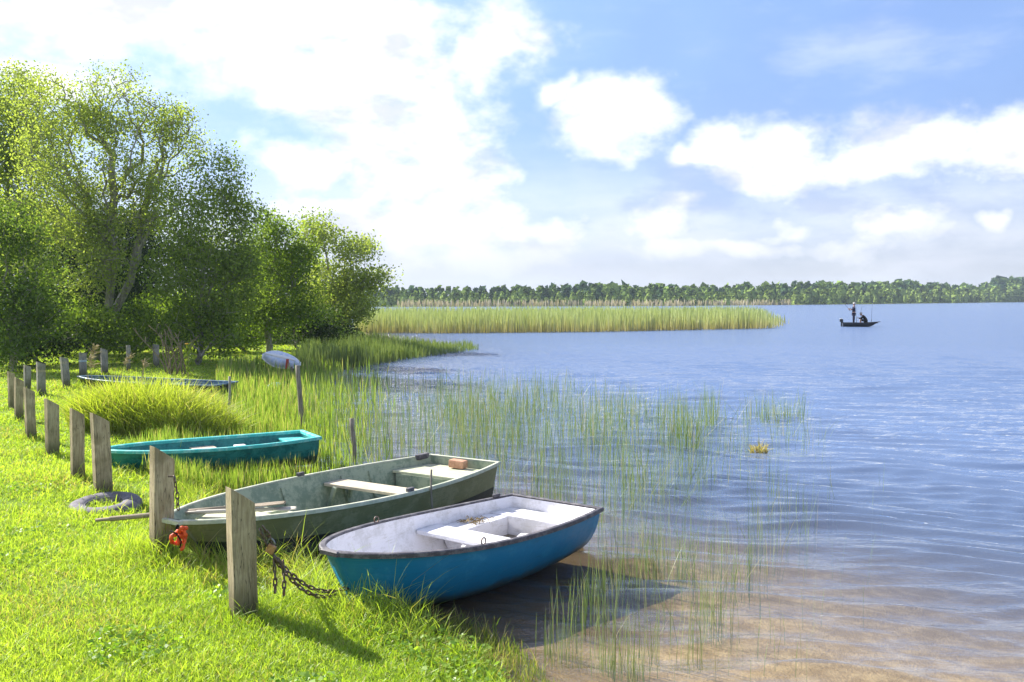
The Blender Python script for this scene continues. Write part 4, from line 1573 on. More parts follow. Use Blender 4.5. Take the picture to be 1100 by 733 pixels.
def build_lawn():
    x, y, r = scatter_fan(700000, 4.4, 48, -.72, .22)
    sd = lake_sd(x, y)
    d = sd + .15 * wob(x * 1.7, y * 1.7)
    worn = np.clip((smooth_noise(x * 1.3 + 2, y + 5, 1.9) * .55 + smooth_noise(x - 7, y * 1.2, 4.3) * .45 - .62) * 4, 0, .72)
    k = (d > .02) & ~in_boats(x, y, -.06) & (rng.uniform(0, 1, len(x)) > worn)
    x, y, r, d, sd = (a[k] for a in (x, y, r, d, sd))
    z = terrain(x, y, sd)
    patch = smooth_noise(x, y, 1.1) * .6 + smooth_noise(x + 9, y - 4, 2.9) * .4
    h = rng.gamma(6, .0075, len(x)) * (.55 + .8 * patch)
    edge = np.clip(1 - (d - .25) / .7, 0, 1) * (r < 16)
    h *= 1 + edge * 2.2 * rng.uniform(.3, 1, len(x))
    for g0, w, hh, _ in PGROUND:                # longer tufts round the posts
        q = np.hypot(x - g0.x, y - g0.y)
        h *= 1 + 2.0 * np.exp(-(q / (.20 + w)) ** 2) * rng.uniform(.3, 1, len(x))
    for cx, cy, a, l, b in FOOT:
        u = (x - cx) * math.cos(a) + (y - cy) * math.sin(a)
        v = -(x - cx) * math.sin(a) + (y - cy) * math.cos(a)
        e = np.hypot(u / (l + .35), v / (b + .35))
        h *= 1 + 1.8 * np.clip(1.25 - e, 0, .5) * 2 * rng.uniform(.2, 1, len(x))
    q = np.hypot(x - TYRE.x, y - TYRE.y)
    h *= np.where((q > .17) & (q < .42) & (y < TYRE.y + .08), .25, 1.0)
    h *= 1 + .9 * np.exp(-((q - .45) / .1) ** 2) * rng.uniform(.2, 1, len(x)) * (x > TYRE.x - .2)
    w = np.maximum(.0042 + .004 * rng.uniform(0, 1, len(x)), .0009 * r)
    far_ok = h > .0012 * r
    f = np.clip(patch * .9 + rng.normal(0, .25, len(x)), 0, 1)
    c1 = lerp_col((.25, .37, .04), (.50, .60, .11), f)
    dry = rng.uniform(0, 1, len(x)) < (.08 + .18 * (smooth_noise(x - 3, y + 7, 1.7) > .62))
    c1[dry] = lerp_col((.38, .33, .13), (.48, .42, .2), rng.uniform(0, 1, dry.sum()))
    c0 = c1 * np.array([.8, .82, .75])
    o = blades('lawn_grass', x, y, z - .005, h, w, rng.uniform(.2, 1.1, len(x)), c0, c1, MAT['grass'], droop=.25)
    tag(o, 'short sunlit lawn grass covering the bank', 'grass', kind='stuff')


build_lawn()


def poly_sample(poly, n):
    """random photo pixels inside a polygon"""
    poly = np.array(poly, float)
    lo, hi = poly.min(0), poly.max(0)
    out = []
    got = 0
    while got < n:
        p = rng.uniform(lo, hi, (n * 2, 2))
        ins = np.zeros(len(p), bool)
        m = len(poly)
        for i in range(m):
            a, b = poly[i], poly[(i + 1) % m]
            c = (a[1] > p[:, 1]) != (b[1] > p[:, 1])
            with np.errstate(divide='ignore', invalid='ignore'):
                xi = (b[0] - a[0]) * (p[:, 1] - a[1]) / (b[1] - a[1]) + a[0]
            ins ^= c & (p[:, 0] < xi)
        p = p[ins]
        out.append(p)
        got += len(p)
    return np.concatenate(out)[:n]


def on_level(p, z=0.0):
    """spread of ground points whose density follows the sight lines, then free of them"""
    c, s = math.cos(PITCH), math.sin(PITCH)
    u, v = (p[:, 0] - 550) / FPX, (366.5 - p[:, 1]) / FPX
    yy = c + v * s
    t = (z - CAMZ) / ((v * c - s) / yy)
    return u / yy * t, t


def build_marsh():
    p = poly_sample([(118, 512), (225, 455), (236, 402), (330, 388), (415, 400), (500, 435), (500, 468), (400, 500), (330, 520), (205, 528)], 40000)
    x, y = on_level(p, .1)
    k = ~in_boats(x, y, .05) & (rng.uniform(0, 1, len(x)) < np.clip((450 - p[:, 0]) / 190, .03, 1) ** 1.8)
    x, y = x[k], y[k]
    z = np.minimum(terrain(x, y), .25)
    r = np.hypot(x, y)
    water = np.clip(-z / .2, 0, 1)
    h = rng.uniform(.16, .66, len(x)) * np.clip(.40 + (r - 9) * .045, .30, 1.0) + np.maximum(-z, 0)
    w = np.maximum(.006, .0008 * r) * rng.uniform(.7, 1.3, len(x))
    f = rng.uniform(0, 1, len(x))
    c1 = lerp_col((.16, .27, .04), (.36, .46, .11), f)
    dry = rng.uniform(0, 1, len(x)) < .15
    c1[dry] = lerp_col((.42, .38, .18), (.5, .46, .26), rng.uniform(0, 1, dry.sum()))
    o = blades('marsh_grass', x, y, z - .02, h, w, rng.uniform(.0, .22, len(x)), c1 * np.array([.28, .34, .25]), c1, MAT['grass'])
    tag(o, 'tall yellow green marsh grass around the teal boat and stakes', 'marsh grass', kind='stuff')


build_marsh()


def build_shore_grass():
    """long thin grass with seed heads along the water edge and against the boats"""
    n = 9000
    x, y, r = scatter_fan(120000, 5.0, 14, -.55, .35)
    sd = lake_sd(x, y)
    k = (sd > -.28) & (sd < .5) & ~in_boats(x, y, .03)
    x, y, r, sd = (a[k][:n] for a in (x, y, r, sd))
    z = terrain(x, y, sd)
    h = (rng.gamma(5, .030, len(x)) + .03) * np.clip((y - 5.2) / 2.6, .35, 1)
    w = rng.uniform(.003, .007, len(x))
    f = rng.uniform(0, 1, len(x))
    c1 = lerp_col((.13, .22, .03), (.30, .34, .09), f)
    dry = rng.uniform(0, 1, len(x)) < .2
    c1[dry] = lerp_col((.35, .30, .15), (.46, .40, .22), rng.uniform(0, 1, dry.sum()))
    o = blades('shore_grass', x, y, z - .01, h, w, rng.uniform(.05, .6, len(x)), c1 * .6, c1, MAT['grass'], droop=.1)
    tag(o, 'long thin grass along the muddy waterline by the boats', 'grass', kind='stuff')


build_shore_grass()


def build_bank_weeds():
    """clover like leaves and low weeds on the bank"""
    r = np.random.default_rng(77)
    x, y, rr = scatter_fan(26000, 5.0, 13, -.60, .10)
    sd = lake_sd(x, y)
    k = (sd > .05) & (smooth_noise(x * 1.2, y, 2.3) + .9 * np.clip(1 - sd / .9, 0, 1) > .80) & ~in_boats(x, y, .0)
    x, y, sd = x[k], y[k], sd[k]
    z = terrain(x, y, sd) + r.uniform(.02, .075, len(x)) * (1 + np.clip(1 - sd / .7, 0, 1))
    c = np.stack([x, y, z], 1)
    n = len(c)
    a = r.normal(0, 1, (n, 3)) * np.array([1, 1, .4])
    a /= np.linalg.norm(a, axis=1)[:, None]
    up = np.array([0, 0, 1.0]) + r.normal(0, .45, (n, 3))
    b = np.cross(a, up); b /= np.linalg.norm(b, axis=1)[:, None]
    s = r.uniform(.010, .024, n)[:, None]
    V = np.stack([c - a * s, c + b * s * .8, c + a * s * 1.1, c - b * s * .8], 1).reshape(-1, 3)
    col = lerp_col((.12, .24, .03), (.30, .44, .06), r.uniform(0, 1, n))
    o = np_mesh('bank_weeds', V, np.arange(n * 4).reshape(-1, 4), MAT['grass'], colors=np.repeat(col, 4, 0))
    tag(o, 'low leafy weeds and clover scattered in the lawn and along the bank', 'weeds', kind='stuff')


build_bank_weeds()


def build_water_reeds():
    xs, ys, hs, ws = [], [], [], []

    def add(poly, n, h0, h1, k=1.0, clump=0.0):
        p = poly_sample(poly, n)
        if clump:
            m = max(8, n // 14)
            c = poly_sample(poly, m)
            p = c[rng.integers(0, m, n)] + rng.normal(0, 1, (n, 2)) * np.array([clump, clump * .35])
        x, y = on_level(p)
        xs.append(x); ys.append(y)
        hs.append(rng.uniform(h0, h1, n)); ws.append(np.full(n, k))

    add([(290, 450), (360, 408), (600, 412), (730, 442), (640, 480), (400, 498)], 2700, .3, .72, 1.0)
    add([(455, 440), (520, 426), (600, 432), (620, 446), (560, 458), (470, 460)], 620, .4, .8, 1.0, 14)
    add([(620, 455), (700, 438), (712, 470), (690, 500), (620, 505)], 260, .5, .85, 1.0, 10)
    add([(700, 478), (730, 445), (775, 450), (778, 478), (730, 492)], 300, .6, 1.0, 1.1, 5)
    add([(797, 456), (800, 446), (862, 446), (866, 456)], 200, .3, .75, 1.2)
    add([(690, 470), (730, 445), (860, 448), (850, 480), (740, 490)], 260, .25, .6, .9, 9)
    add([(400, 470), (560, 462), (700, 470), (800, 478), (780, 520), (690, 560), (560, 540), (480, 500)], 1500, .4, .8, 1.0, 16)
    add([(560, 560), (650, 545), (830, 500), (870, 480), (880, 540), (860, 600), (760, 640), (660, 620)], 320, .25, .62, .9, 10)
    add([(585, 700), (650, 610), (700, 590), (790, 590), (790, 660), (740, 715), (640, 733)], 520, .18, .50, .85, 11)
    add([(700, 640), (930, 560), (940, 640), (860, 730), (720, 730)], 70, .08, .3, .8)
    add([(555, 733), (580, 695), (690, 690), (720, 733)], 170, .06, .28, .8, 9)
    add([(640, 560), (720, 530), (735, 580), (700, 660), (640, 690)], 190, .2, .5, .9, 9)
    add([(780, 470), (860, 452), (870, 480), (860, 520), (780, 520)], 160, .25, .6, .9, 12)
    add([(860, 480), (960, 470), (960, 540), (880, 560)], 16, .3, .6, .8)
    x, y, h, k = (np.concatenate(a) for a in (xs, ys, hs, ws))
    m = (lake_sd(x, y) < -.05) & ~in_boats(x, y, .05)
    x, y, h, k = x[m], y[m], h[m], k[m]
    r = np.hypot(x, y)
    zb = terrain(x, y)
    n = len(x)
    w = np.maximum(.0045, .00046 * r) * rng.uniform(.75, 1.35, n) * k
    f = rng.uniform(0, 1, n)
    c1 = lerp_col((.13, .22, .05), (.32, .41, .14), f)
    c1[rng.uniform(0, 1, n) < .16] = (.46, .42, .25)
    c0 = c1 * .7
    lean = np.where(rng.uniform(0, 1, n) < .12, rng.uniform(.2, .7, n), rng.uniform(.0, .14, n))
    o = blades('water_reeds', x, y, zb, h - zb, w, lean, c0, c1, MAT['reed'])
    tag(o, 'thin green rushes standing scattered in the shallow water', 'rushes', kind='stuff')
    # second crossed face keeps every stem visible from the side
    # reeds along the wooded bank
    p = poly_sample([(312, 404), (330, 384), (395, 372), (505, 370), (515, 376), (440, 386), (395, 394)], 6000)
    x, y = on_level(p)
    zb = np.minimum(terrain(x, y), .1)
    r = np.hypot(x, y)
    h = rng.uniform(.5, 1.05, len(x)) * np.clip((515 - p[:, 0]) / 120, .35, 1)
    c1 = lerp_col((.13, .21, .04), (.30, .37, .10), rng.uniform(0, 1, len(x)))
    o = blades('bank_reeds', x, y, zb, h - zb, .0009 * r * rng.uniform(.7, 1.2, len(x)), rng.uniform(0, .18, len(x)), c1 * .6, c1, MAT['reed'])
    tag(o, 'green reeds fringing the wooded bank', 'reeds', kind='stuff')
    # reed island
    p = poly_sample([(380, 357.5), (392, 344), (600, 341.5), (800, 341), (838, 344), (850, 348), (832, 353), (640, 357), (470, 358.5)], 26000)
    x, y = on_level(p)
    dens = np.clip((850 - p[:, 0]) / 45, .12, 1)
    k = rng.uniform(0, 1, len(x)) < dens
    x, y, dens = x[k], y[k], dens[k]
    r = np.hypot(x, y)
    h = rng.uniform(.8, 1.95, len(x)) * (.82 + .3 * smooth_noise(x, y, .55)) * np.clip(dens + .25, .6, 1)
    f = rng.uniform(0, 1, len(x))
    c1 = lerp_col((.26, .37, .11), (.42, .51, .23), f)
    c0 = lerp_col((.40, .33, .13), (.50, .42, .21), f)
    o = blades('reed_bed', x, y, np.full(len(x), -.1), h, .00085 * r * rng.uniform(.7, 1.2, len(x)), rng.uniform(0, .15, len(x)), c0, c1, MAT['reed'])
    tag(o, 'long bed of yellow green reeds with brown foot out in the lake', 'reed bed', kind='stuff')
    # pale plumes above the reed island's far side and along the far shore
    t = rng.uniform(0, 1, 2600)
    i = rng.integers(0, 3, 2600)
    pts = np.array(FAR[1:5], float)
    a, b = pts[i], pts[i + 1]
    x = a[:, 0] + (b[:, 0] - a[:, 0]) * t
    y = a[:, 1] + (b[:, 1] - a[:, 1]) * t - rng.uniform(0, 5, 2600)
    k = (x / y < .30) & (x / y > -.14)
    x, y = x[k], y[k]
    c1 = lerp_col((.42, .36, .24), (.58, .52, .40), rng.uniform(0, 1, len(x)))
    o = blades('far_reeds', x, y, np.full(len(x), -.1), rng.uniform(1.0, 2.6, len(x)), rng.uniform(.25, .6, len(x)), rng.uniform(0, .2, len(x)), c1 * .8, c1, MAT['reed'])
    tag(o, 'pale dry reeds along the foot of the far wood', 'reeds', kind='stuff')


build_water_reeds()


def tussock(name, c, rad, hgt, n, label, cat, dark=(.24, .31, .035), light=(.55, .62, .12), dry=.1):
    rr = np.sqrt(rng.uniform(0, 1, n))
    a = rng.uniform(0, 2 * PI, n)
    x, y = c[0] + rr * rad[0] * np.cos(a), c[1] + rr * rad[1] * np.sin(a)
    z = np.maximum(terrain(x, y), 0) - .02
    h = hgt * (1.0 - .45 * rr ** 2) * rng.uniform(.55, 1.1, n)
    f = rng.uniform(0, 1, n)
    c1 = lerp_col(dark, light, f)
    dr = rng.uniform(0, 1, n) < dry
    c1[dr] = (.48, .42, .22)
    o = blades(name, x, y, z, h, np.maximum(.009, .0009 * c[1]) * rng.uniform(.7, 1.4, n), rng.uniform(.1, .95, n), c1 * .6, c1, MAT['grass'], droop=.35)
    return tag(o, label, cat)


c = G(152, 470)
tussock('sedge_clump', (c.x, c.y + .6), (1.45, .75), 1.22, 8000, 'big bright yellow green sedge clump behind the teal rowboat', 'grass clump')
c = G(218, 452)
tussock('sedge_clump', (c.x - .2, c.y + .5), (.55, .45), .72, 2200, 'paler half dry sedge clump at the right side of the big one', 'grass clump', (.2, .22, .06), (.42, .42, .14), .35)
c = G(214, 592)
tussock('grass_tuft', (c.x, c.y + .35), (.28, .16), .42, 420, 'tall green grass tuft against the bow of the green rowboat', 'grass tuft', (.12, .2, .03), (.26, .34, .06), .05)
c = P(815, 487, 0)
tussock('withered_tuft', (c.x, c.y), (.16, .12), .30, 120, 'withered straw coloured tuft standing in the open water', 'grass tuft', (.4, .32, .18), (.6, .5, .32), .3)


def seed_stalk(px, pb, pt_, lean, label, r=.006):
    g0 = G(px, pb)
    h = (pb - pt_) * g0.y / FPX
    mb = MB()
    pts = [Vector((lean * h * s ** 2, 0, h * s)) for s in np.linspace(0, 1, 7)]
    mb.tube(pts, [r * (1 - .4 * s) for s in np.linspace(0, 1, 7)], 5)
    root = empty('seed_stalk', g0, 0, label, 'stalk')
    mb.build('stem', MAT['straw'], root)
    hd = MB()
    rr = random.Random(int(px))
    for _ in range(34):
        s = rr.uniform(.78, 1.0)
        b = Vector((lean * h * s * s, 0, h * s))
        d = Vector((rr.gauss(.03, .06) * 1.2, rr.gauss(0, .05), rr.uniform(.0, .09)))
        hd.tube([b, b + d * .6, b + d], [.003, .010, .002], 4)
    hd.build('seed_head', MAT['straw'], root)


seed_stalk(92, 432, 372, .18, 'dry grass stalk with feathery head in front of the banded post')
seed_stalk(100, 438, 384, -.05, 'shorter dry grass stalk left of the black boat bow')
seed_stalk(126, 430, 382, .30, 'arching dry grass stalk drooping over the black boat')
seed_stalk(152, 424, 388, .12, 'thick pale dead stalk in front of the black boat', .022)


def dead_shrub():
    g0 = G(186, 402)
    root = empty('dead_shrub', g0, 0, 'bare pale dead shrub of upright twigs beside the black boat', 'shrub')
    mb = MB()
    r = random.Random(12)
    for k in range(11):
        x0 = r.uniform(-.25, .5)
        pts = [Vector((x0, r.uniform(-.1, .1), 0))]
        d = Vector((r.uniform(-.25, .25), 0, 1))
        h = r.uniform(.9, 1.75)
        for s in range(6):
            d = (d + Vector((r.gauss(0, .22), r.gauss(0, .15), 0))).normalized()
            if d.z < .6: d.z = .7
            pts.append(pts[-1] + d * h / 6)
        mb.tube(pts, [.028 - .0032 * i for i in range(7)], 6)
        for q in range(3):
            i = r.randint(2, 5)
            e = pts[i] + Vector((r.uniform(-.25, .25), r.uniform(-.1, .1), r.uniform(.15, .35)))
            mb.tube([pts[i], pts[i].lerp(e, .5) + Vector((r.gauss(0, .03), 0, 0)), e], [.013, .010, .005], 5)
    mb.build('twigs', MAT['twig'], root, smooth=True)
    g1 = G(202, 408)
    # leafy stem with one yellow flower beside it
    root2 = empty('flower_stem', g1, 0, 'slim leafy stem with one yellow flower beside the dead shrub', 'flower')
    h = (408 - 370) * g1.y / FPX
    s = MB(); s.tube([(0, 0, 0), (.02, 0, h * .5), (-.02, 0, h)], [.012, .01, .006], 6); s.build('stem', MAT['straw'], root2)
    fl = MB()
    for k in range(8):
        a = k * PI / 4
        fl.tube([(-.02, 0, h), (-.02 + .03 * math.cos(a), .03 * math.sin(a), h + .02), (-.02 + .06 * math.cos(a), .06 * math.sin(a), h + .01)], [.008, .02, .006], 5)
    fl.build('petals', MAT['yellow'], root2)
    n = 90
    t = rng.uniform(.15, .95, n)
    blades('leaves', np.full(n, .0) + rng.normal(0, .02, n), rng.normal(0, .02, n), t * h, rng.uniform(.08, .16, n), np.full(n, .03), rng.uniform(.6, 1.2, n),
           np.tile(np.array([[.12, .18, .03]]), (n, 1)), np.tile(np.array([[.25, .32, .06]]), (n, 1)), MAT['grass']).parent = root2


dead_shrub()

# ------------------------------------------------------------------ trees


def leaf_cloud(name, cen, spread, per, size, c_dark, c_light, mat, parent, seed, droop=.0, outward=None, shade=None):
    r = np.random.default_rng(seed)
    n = len(cen)
    idx = np.repeat(np.arange(n), int(per * 1.35))
    N = len(idx)
    off = np.clip(r.normal(0, 1, (N, 3)), -1.7, 1.7) * spread * np.array([1, 1, .75])
    p = cen[idx] + off
    a = r.normal(0, 1, (N, 3))
    a[:, 2] -= droop
    a /= np.linalg.norm(a, axis=1)[:, None]
    b = np.cross(a, r.normal(0, 1, (N, 3)))
    b /= np.linalg.norm(b, axis=1)[:, None]
    s = size * r.uniform(.6, 1.35, N)
    a *= s[:, None] * .5
    b *= s[:, None] * .30
    V = np.stack([p - a, p + b, p + a, p - b], 1).reshape(-1, 3)
    f = np.clip(r.beta(2, 2, n)[idx] * .75 + r.uniform(0, .25, N), 0, 1)
    c = lerp_col(c_dark, c_light, f)
    C = np.repeat(c, 4, 0)
    q = np.arange(N * 4).reshape(-1, 4)
    return np_mesh(name, V, q, mat, colors=C, parent=parent)


def tree(name, label, cat, base, lobes, trunk_r, leaf=(.10, 26, .30), cols=((.05, .09, .02), (.13, .19, .035)), seed=1, dens=1.0, group=None, fork=.30, airy=0.0, bare=0, trunks=1):
    """base point, lobes (centre, radii) of the crown; limbs reach every leaf cluster"""
    r = np.random.default_rng(seed)
    cen = []
    for c, rad in lobes:
        vol = (rad[0] * rad[1] * rad[2]) ** (2 / 3)
        n = int(58 * vol * dens) + 8
        ms = int(5 + 3.2 * vol ** .5)
        e = r.normal(0, 1, (ms, 3))
        e /= np.linalg.norm(e, axis=1)[:, None]
        sub_c = e * r.uniform(.35, .92, ms)[:, None]
        sub_r = r.uniform(.26, .50, ms)
        j = r.choice(ms, n, p=sub_r ** 2 / (sub_r ** 2).sum())
        d = r.normal(0, 1, (n, 3))
        d[:, 2] += .35
        d /= np.linalg.norm(d, axis=1)[:, None]
        k = r.uniform(.3, 1, n) ** .5
        q = sub_c[j] + d * (sub_r[j] * k)[:, None]
        cen.append(np.array(c)[None, :] + q * np.array(rad)[None, :])
    cen = np.concatenate(cen)
    cen = cen[cen[:, 2] > base.z + .15]
    B = np.array(base)
    mean = np.mean([l[0] for l in lobes], 0)
    nodes = [B - np.array([0, 0, .3])]
    par = [-1]
    # trunks
    tops = []
    for k in range(trunks):
        top = B + (mean - B) * np.array([fork * 1.1, fork * 1.1, fork * 1.25]) + np.array([r.normal(0, .25) * (trunks > 1) * 3, r.normal(0, .2), 0])
        last = 0
        for s in np.linspace(.2, 1, 6):
            q = B + (top - B) * s + np.array([np.sin(s * 4 + k * 2 + seed) * .10, np.cos(s * 3 + k) * .06, 0])
            nodes.append(q); par.append(last); last = len(nodes) - 1
        tops.append(last)
    for c, rad in lobes:
        c = np.array(c)
        t0 = min(tops, key=lambda t: np.linalg.norm(nodes[t] - c))
        a = nodes[t0].copy()
        last = t0
        for s in np.linspace(.17, 1, 7):
            q = a + (c - a) * s + r.normal(0, .10, 3) * np.linalg.norm(c - a) * .18
            q[2] += .12 * np.sin(s * PI) * np.linalg.norm(c - a) * .5
            nodes.append(q); par.append(last); last = len(nodes) - 1
    first = len(nodes)
    order = np.argsort(np.linalg.norm(cen - mean, axis=1))
    arr = np.zeros((first + len(cen) * 4 + 8, 3))
    arr[:first] = nodes
    cnt = first
    parent = par[:]
    for i in order:
        c = cen[i]
        d = np.linalg.norm(arr[6:cnt] - c, axis=1) + np.maximum(arr[6:cnt, 2] - c[2] + .2, 0) * 1.2
        k = 6 + int(np.argmin(d))
        a = arr[k]
        L = np.linalg.norm(c - a)
        m = 1 if L < .35 else (2 if L < 1.0 else 4)
        last = k
        for s in np.linspace(1 / m, 1, m):
            q = a + (c - a) * s + (r.normal(0, .07, 3) * L if s < 1 else 0)
            arr[cnt] = q; parent.append(last); last = cnt; cnt += 1
    load = np.zeros(cnt)
    has = np.zeros(cnt, bool)
    for i in range(cnt - 1, 0, -1):
        if not has[i]: load[i] += 1
        load[parent[i]] += load[i]; has[parent[i]] = True
    rad = .009 * load ** .60
    rad *= trunk_r / max(rad[1:7].max(), 1e-6) * 1.0
    rad = np.clip(rad, .008, trunk_r)
    mbv, mbf = [], []
    k = 0
    ns = 5
    ang = np.arange(ns) * 2 * PI / ns
    p1 = arr[1:cnt]
    p0 = arr[np.array(parent[1:cnt])]
    t = p1 - p0
    t /= np.maximum(np.linalg.norm(t, axis=1), 1e-6)[:, None]
    ref = np.where(np.abs(t[:, 2:3]) < .9, np.array([[0, 0, 1.0]]), np.array([[1.0, 0, 0]]))
    u = np.cross(t, ref); u /= np.linalg.norm(u, axis=1)[:, None]
    w = np.cross(t, u)
    ra = rad[np.array(parent[1:cnt])]
    rb = rad[1:cnt]
    ra = np.minimum(ra, rb * 1.7)
    ring = u[:, None, :] * np.cos(ang)[None, :, None] + w[:, None, :] * np.sin(ang)[None, :, None]
    A = p0[:, None, :] + ring * ra[:, None, None]
    Bv = p1[:, None, :] + ring * rb[:, None, None]
    V = np.concatenate([A, Bv], 1).reshape(-1, 3)
    o_ = (np.arange(cnt - 1) * 2 * ns)[:, None]
    Q = np.concatenate([o_ + np.array([[j, (j + 1) % ns, ns + (j + 1) % ns, ns + j]]) for j in range(ns)])
    root = empty(name, tuple(base), 0, label, cat, group)
    tr = np_mesh('trunk', V - B, Q, MAT['bark'], smooth=True, parent=root)
    size, per, spread = leaf
    keep = r.uniform(0, 1, len(cen)) > airy
    leaf_cloud('crown', cen[keep] - B, spread * .92, per, size, cols[0], cols[1], MAT['leaf'], root, seed + 50, droop=.3)
    return root


def lobe(px, py, rx, ry, Y, dy=0.0, k=.8):
    c = W(px, py, Y)
    s = Y / FPX
    return ((c.x, c.y + dy, c.z), (rx * s, rx * s * k, ry * s))


YG = ((.15, .20, .045), (.42, .46, .13))        # light yellow green
MG = ((.06, .11, .018), (.26, .34, .045))      # mid green
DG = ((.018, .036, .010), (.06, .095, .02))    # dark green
BG = ((.10, .15, .04), (.30, .37, .08))        # grey green


def tree_px(name, label, cat, bpx, bpy, Y, lobes, **kw):
    x, y = W(bpx, bpy, Y)[:2]
    b = Vector((x, y, gz(x, y)))
    return tree(name, label, cat, b, [lobe(px, py, rx, ry, Y, dy) for px, py, rx, ry, dy in lobes], **kw)


tree_px('willow_tree', 'tallest airy light green tree with grey branches showing through its crown', 'tree', 104, 388, 33,
        [(120, 122, 66, 44, 0), (172, 158, 46, 54, .5), (62, 140, 50, 54, .3), (120, 185, 76, 52, -.6), (172, 232, 48, 50, -.5), (75, 230, 56, 56, -.4), (135, 280, 66, 44, -.8)],
        trunk_r=.15, leaf=(.095, 30, .33), cols=YG, seed=3, dens=.9, fork=.34, airy=.14, trunks=2)
tree_px('willow_tree', 'light green tree top at the upper left edge behind the tallest tree', 'tree', 28, 392, 38,
        [(18, 112, 50, 38, 0), (-30, 130, 54, 54, 0), (48, 155, 44, 50, .5), (5, 175, 60, 55, 0), (15, 225, 60, 50, 0), (40, 270, 50, 50, 0)],
        trunk_r=.13, leaf=(.12, 24, .36), cols=YG, seed=4, dens=.9, airy=.05)
tree_px('alder_tree', 'dense dark green tree with bright top at the left edge of the picture', 'tree', 14, 405, 27.5,
        [(0, 240, 42, 48, 0), (28, 290, 42, 42, 0), (-10, 320, 50, 45, 0), (40, 335, 36, 34, -.4), (5, 365, 45, 26, -.4)],
        trunk_r=.12, leaf=(.10, 26, .30), cols=((.045, .085, .018), (.17, .24, .04)), seed=5, dens=1.25)
tree_px('alder_tree', 'grey green tree rising to the right of the tallest tree', 'tree', 212, 392, 32,
        [(240, 195, 34, 34, 0), (218, 235, 46, 42, 0), (262, 232, 30, 36, .3), (228, 285, 50, 42, -.4), (190, 290, 36, 40, -.3), (255, 300, 36, 38, -.4), (235, 335, 42, 26, -.6)],
        trunk_r=.10, leaf=(.105, 25, .31), cols=BG, seed=6, dens=1.15)
tree_px('alder_tree', 'bright green tree in the middle of the grove behind the upturned dinghy', 'tree', 285, 386, 36,
        [(297, 245, 28, 32, 0), (325, 258, 24, 28, .3), (290, 285, 40, 36, 0), (318, 310, 36, 36, -.4), (275, 325, 34, 34, -.4), (305, 348, 40, 22, -.5)],
        trunk_r=.14, leaf=(.105, 25, .32), cols=MG, seed=7, dens=1.25)
tree_px('willow_tree', 'small yellow green tree with bare outer branches at the right end of the grove', 'tree', 357, 368, 46,
        [(345, 255, 30, 28, 0), (378, 282, 34, 26, 0), (400, 302, 24, 18, 0), (350, 300, 34, 32, 0), (385, 325, 32, 18, -.6), (350, 335, 36, 22, -.6)],
        trunk_r=.17, leaf=(.14, 24, .38), cols=YG, seed=8, dens=.95, airy=.05)
# undergrowth
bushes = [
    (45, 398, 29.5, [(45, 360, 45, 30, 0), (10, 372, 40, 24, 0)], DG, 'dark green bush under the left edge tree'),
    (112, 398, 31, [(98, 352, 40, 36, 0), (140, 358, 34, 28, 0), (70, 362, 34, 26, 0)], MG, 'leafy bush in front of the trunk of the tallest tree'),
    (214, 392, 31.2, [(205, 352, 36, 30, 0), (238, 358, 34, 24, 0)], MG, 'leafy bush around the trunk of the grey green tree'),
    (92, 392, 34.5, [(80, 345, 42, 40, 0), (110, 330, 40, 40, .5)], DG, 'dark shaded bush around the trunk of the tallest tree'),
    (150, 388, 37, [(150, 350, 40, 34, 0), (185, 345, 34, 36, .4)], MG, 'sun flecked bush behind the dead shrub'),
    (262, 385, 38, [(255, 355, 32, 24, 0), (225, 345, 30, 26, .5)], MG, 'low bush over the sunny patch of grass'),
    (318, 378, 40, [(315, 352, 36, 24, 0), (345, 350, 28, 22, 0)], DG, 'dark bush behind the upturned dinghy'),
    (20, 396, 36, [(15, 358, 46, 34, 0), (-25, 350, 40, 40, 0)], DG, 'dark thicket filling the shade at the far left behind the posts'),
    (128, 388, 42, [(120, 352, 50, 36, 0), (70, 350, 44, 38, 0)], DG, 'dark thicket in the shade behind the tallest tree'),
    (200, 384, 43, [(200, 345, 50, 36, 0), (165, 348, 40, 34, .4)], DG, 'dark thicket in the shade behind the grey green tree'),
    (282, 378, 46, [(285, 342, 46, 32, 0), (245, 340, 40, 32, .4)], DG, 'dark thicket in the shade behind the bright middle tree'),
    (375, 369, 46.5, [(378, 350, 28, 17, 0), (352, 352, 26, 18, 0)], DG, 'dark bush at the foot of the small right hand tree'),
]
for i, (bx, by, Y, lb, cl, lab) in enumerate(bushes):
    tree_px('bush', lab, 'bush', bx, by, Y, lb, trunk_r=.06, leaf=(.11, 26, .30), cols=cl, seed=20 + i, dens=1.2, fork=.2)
# trees standing behind the grove
back = [(-30, 400, 44, [(-20, 250, 70, 70, 0), (-40, 330, 70, 60, 0)]), (60, 392, 48, [(60, 260, 60, 60, 0), (55, 335, 60, 45, 0)]),
        (140, 386, 50, [(145, 275, 55, 60, 0), (140, 340, 60, 40, 0)]), (225, 378, 52, [(225, 290, 50, 55, 0), (220, 345, 55, 32, 0)]),
        (300, 372, 54, [(300, 300, 42, 45, 0), (295, 345, 45, 28, 0)]), (345, 368, 58, [(345, 320, 36, 36, 0), (350, 345, 38, 22, 0)])]
lab = ['dark tree behind the left edge of the grove', 'dark tree behind the two light willows', 'dark tree behind the tallest tree and dead shrub',
       'dark tree behind the grey green one', 'dark tree behind the bright green middle one', 'dark tree behind the small tree at the grove end']
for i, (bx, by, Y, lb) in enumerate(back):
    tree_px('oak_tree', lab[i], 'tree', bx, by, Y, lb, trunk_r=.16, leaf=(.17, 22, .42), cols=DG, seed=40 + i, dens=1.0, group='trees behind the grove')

# ------------------------------------------------------------------ far wood


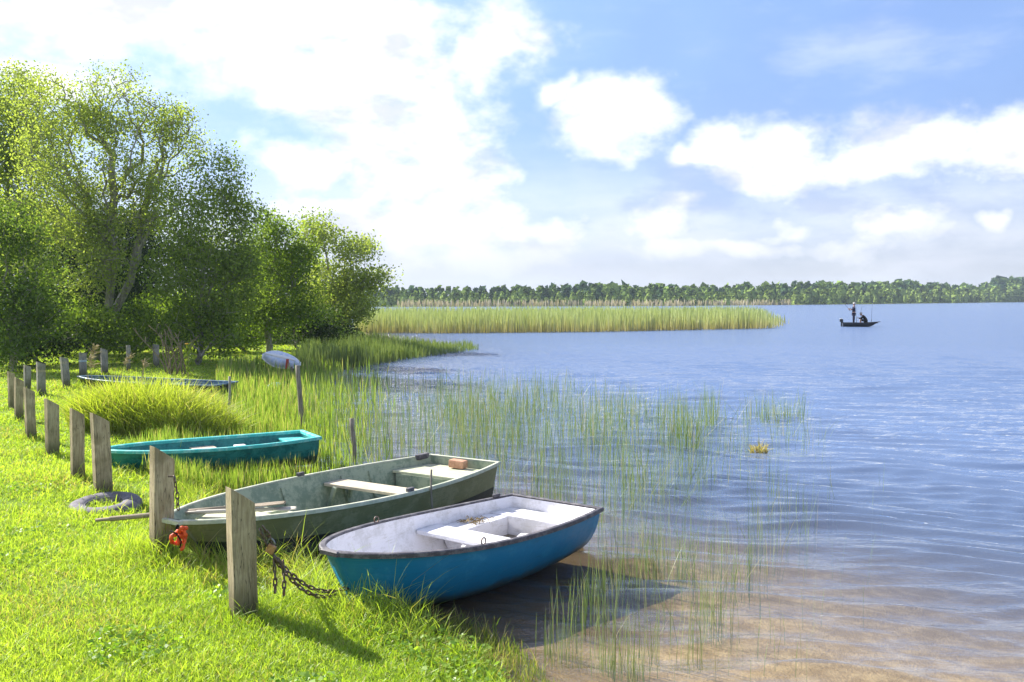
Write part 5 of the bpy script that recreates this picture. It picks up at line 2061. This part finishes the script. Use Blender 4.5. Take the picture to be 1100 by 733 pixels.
def build_far_wood():
    r = np.random.default_rng(99)
    pts = np.array(FAR[:8], float)
    V, C = [], []
    seglen = np.linalg.norm(pts[1:] - pts[:-1], axis=1)
    for i in range(len(pts) - 1):
        a, b = pts[i], pts[i + 1]
        t = (b - a) / seglen[i]
        nrm = np.array([-t[1], t[0]])
        dist0 = np.linalg.norm((a + b) / 2)
        sp = 1.35 + dist0 * .0026
        n = int(seglen[i] / sp)
        for row, (dep, hh, dens) in enumerate(((2, .42, 1.3), (7, .68, 1), (14, .88, 1), (26, 1.0, .9), (42, 1.08, .6))):
            for k in range(int(n * dens)):
                s = (k + r.uniform(0, 1)) / (n * dens) * seglen[i]
                p = a + t * s + nrm * (dep + r.normal(0, 2.5))
                D = math.hypot(p[0], p[1])
                if p[0] / max(p[1], 1) < -.22 or p[0] / p[1] > .95: continue
                prog = np.clip((p[0] + 40) / 500, 0, 1)
                H = (5.5 + 8.6 * prog) * hh * r.uniform(.84, 1.06) * (1 + .10 * math.sin(p[0] * .045 + 1.2) * math.sin(p[0] * .017))
                if p[0] / p[1] > .515: H *= 1.22
                rad = max(H, 4) * r.uniform(.20, .56) * (1.25 if dep > 15 else 1)
                m = 44
                conif = r.uniform() < .4
                d = r.normal(0, 1, (m, 3)); d /= np.linalg.norm(d, axis=1)[:, None]
                kk = r.uniform(.6, 1.08, m)
                zf = r.uniform(0, 1, m) ** .75
                wd = (1 - zf ** 3) * (.75 + .25 * zf) * (1.0 if not conif else .75)
                zz = .2 + zf * H
                pos = np.stack([p[0] + d[:, 0] * rad * kk * wd, p[1] + d[:, 1] * rad * kk * wd, zz], 1)
                d[:, 2] = np.abs(d[:, 2]) * .6 + .5 * (zf > .6)
                d /= np.linalg.norm(d, axis=1)[:, None]
                fs = rad * .46 * r.uniform(.5, 1.2, m)
                u = np.cross(d, r.normal(0, 1, (m, 3))); u /= np.linalg.norm(u, axis=1)[:, None]
                v = np.cross(d, u)
                V.append(np.stack([pos - u * fs[:, None], pos + v * fs[:, None] * .8, pos + u * fs[:, None], pos - v * fs[:, None] * .8], 1).reshape(-1, 3))
                base = np.array((.07, .12, .055)) if conif else np.array((.16, .23, .06))
                if hh < .7: base = np.array((.20, .27, .07))
                base = base * r.uniform(.7, 1.35)
                C.append(np.repeat(base[None, :] * r.uniform(.75, 1.25, (m, 1)), 4, 0))
    V = np.concatenate(V); C = np.concatenate(C)
    o = np_mesh('far_wood', V, np.arange(len(V)).reshape(-1, 4), MAT['far_leaf'], colors=C)
    tag(o, 'long mixed wood along the far shore of the lake', 'wood', kind='stuff')


build_far_wood()

# ------------------------------------------------------------------ air


def build_haze():
    m, g, out = new_mat('haze')
    v = g.n('ShaderNodeVolumePrincipled')
    v.inputs['Color'].default_value = (.70, .84, 1.0, 1)
    v.inputs['Density'].default_value = .00025
    v.inputs['Anisotropy'].default_value = .2
    g.set(out.inputs['Volume'], v.outputs[0])
    mb = MB()
    mb.box((600, 560, 10.5), (2600, 1300, 29))
    o = mb.build('haze', m)
    tag(o, 'thin bluish summer haze over the lake', 'haze', kind='stuff')


build_haze()
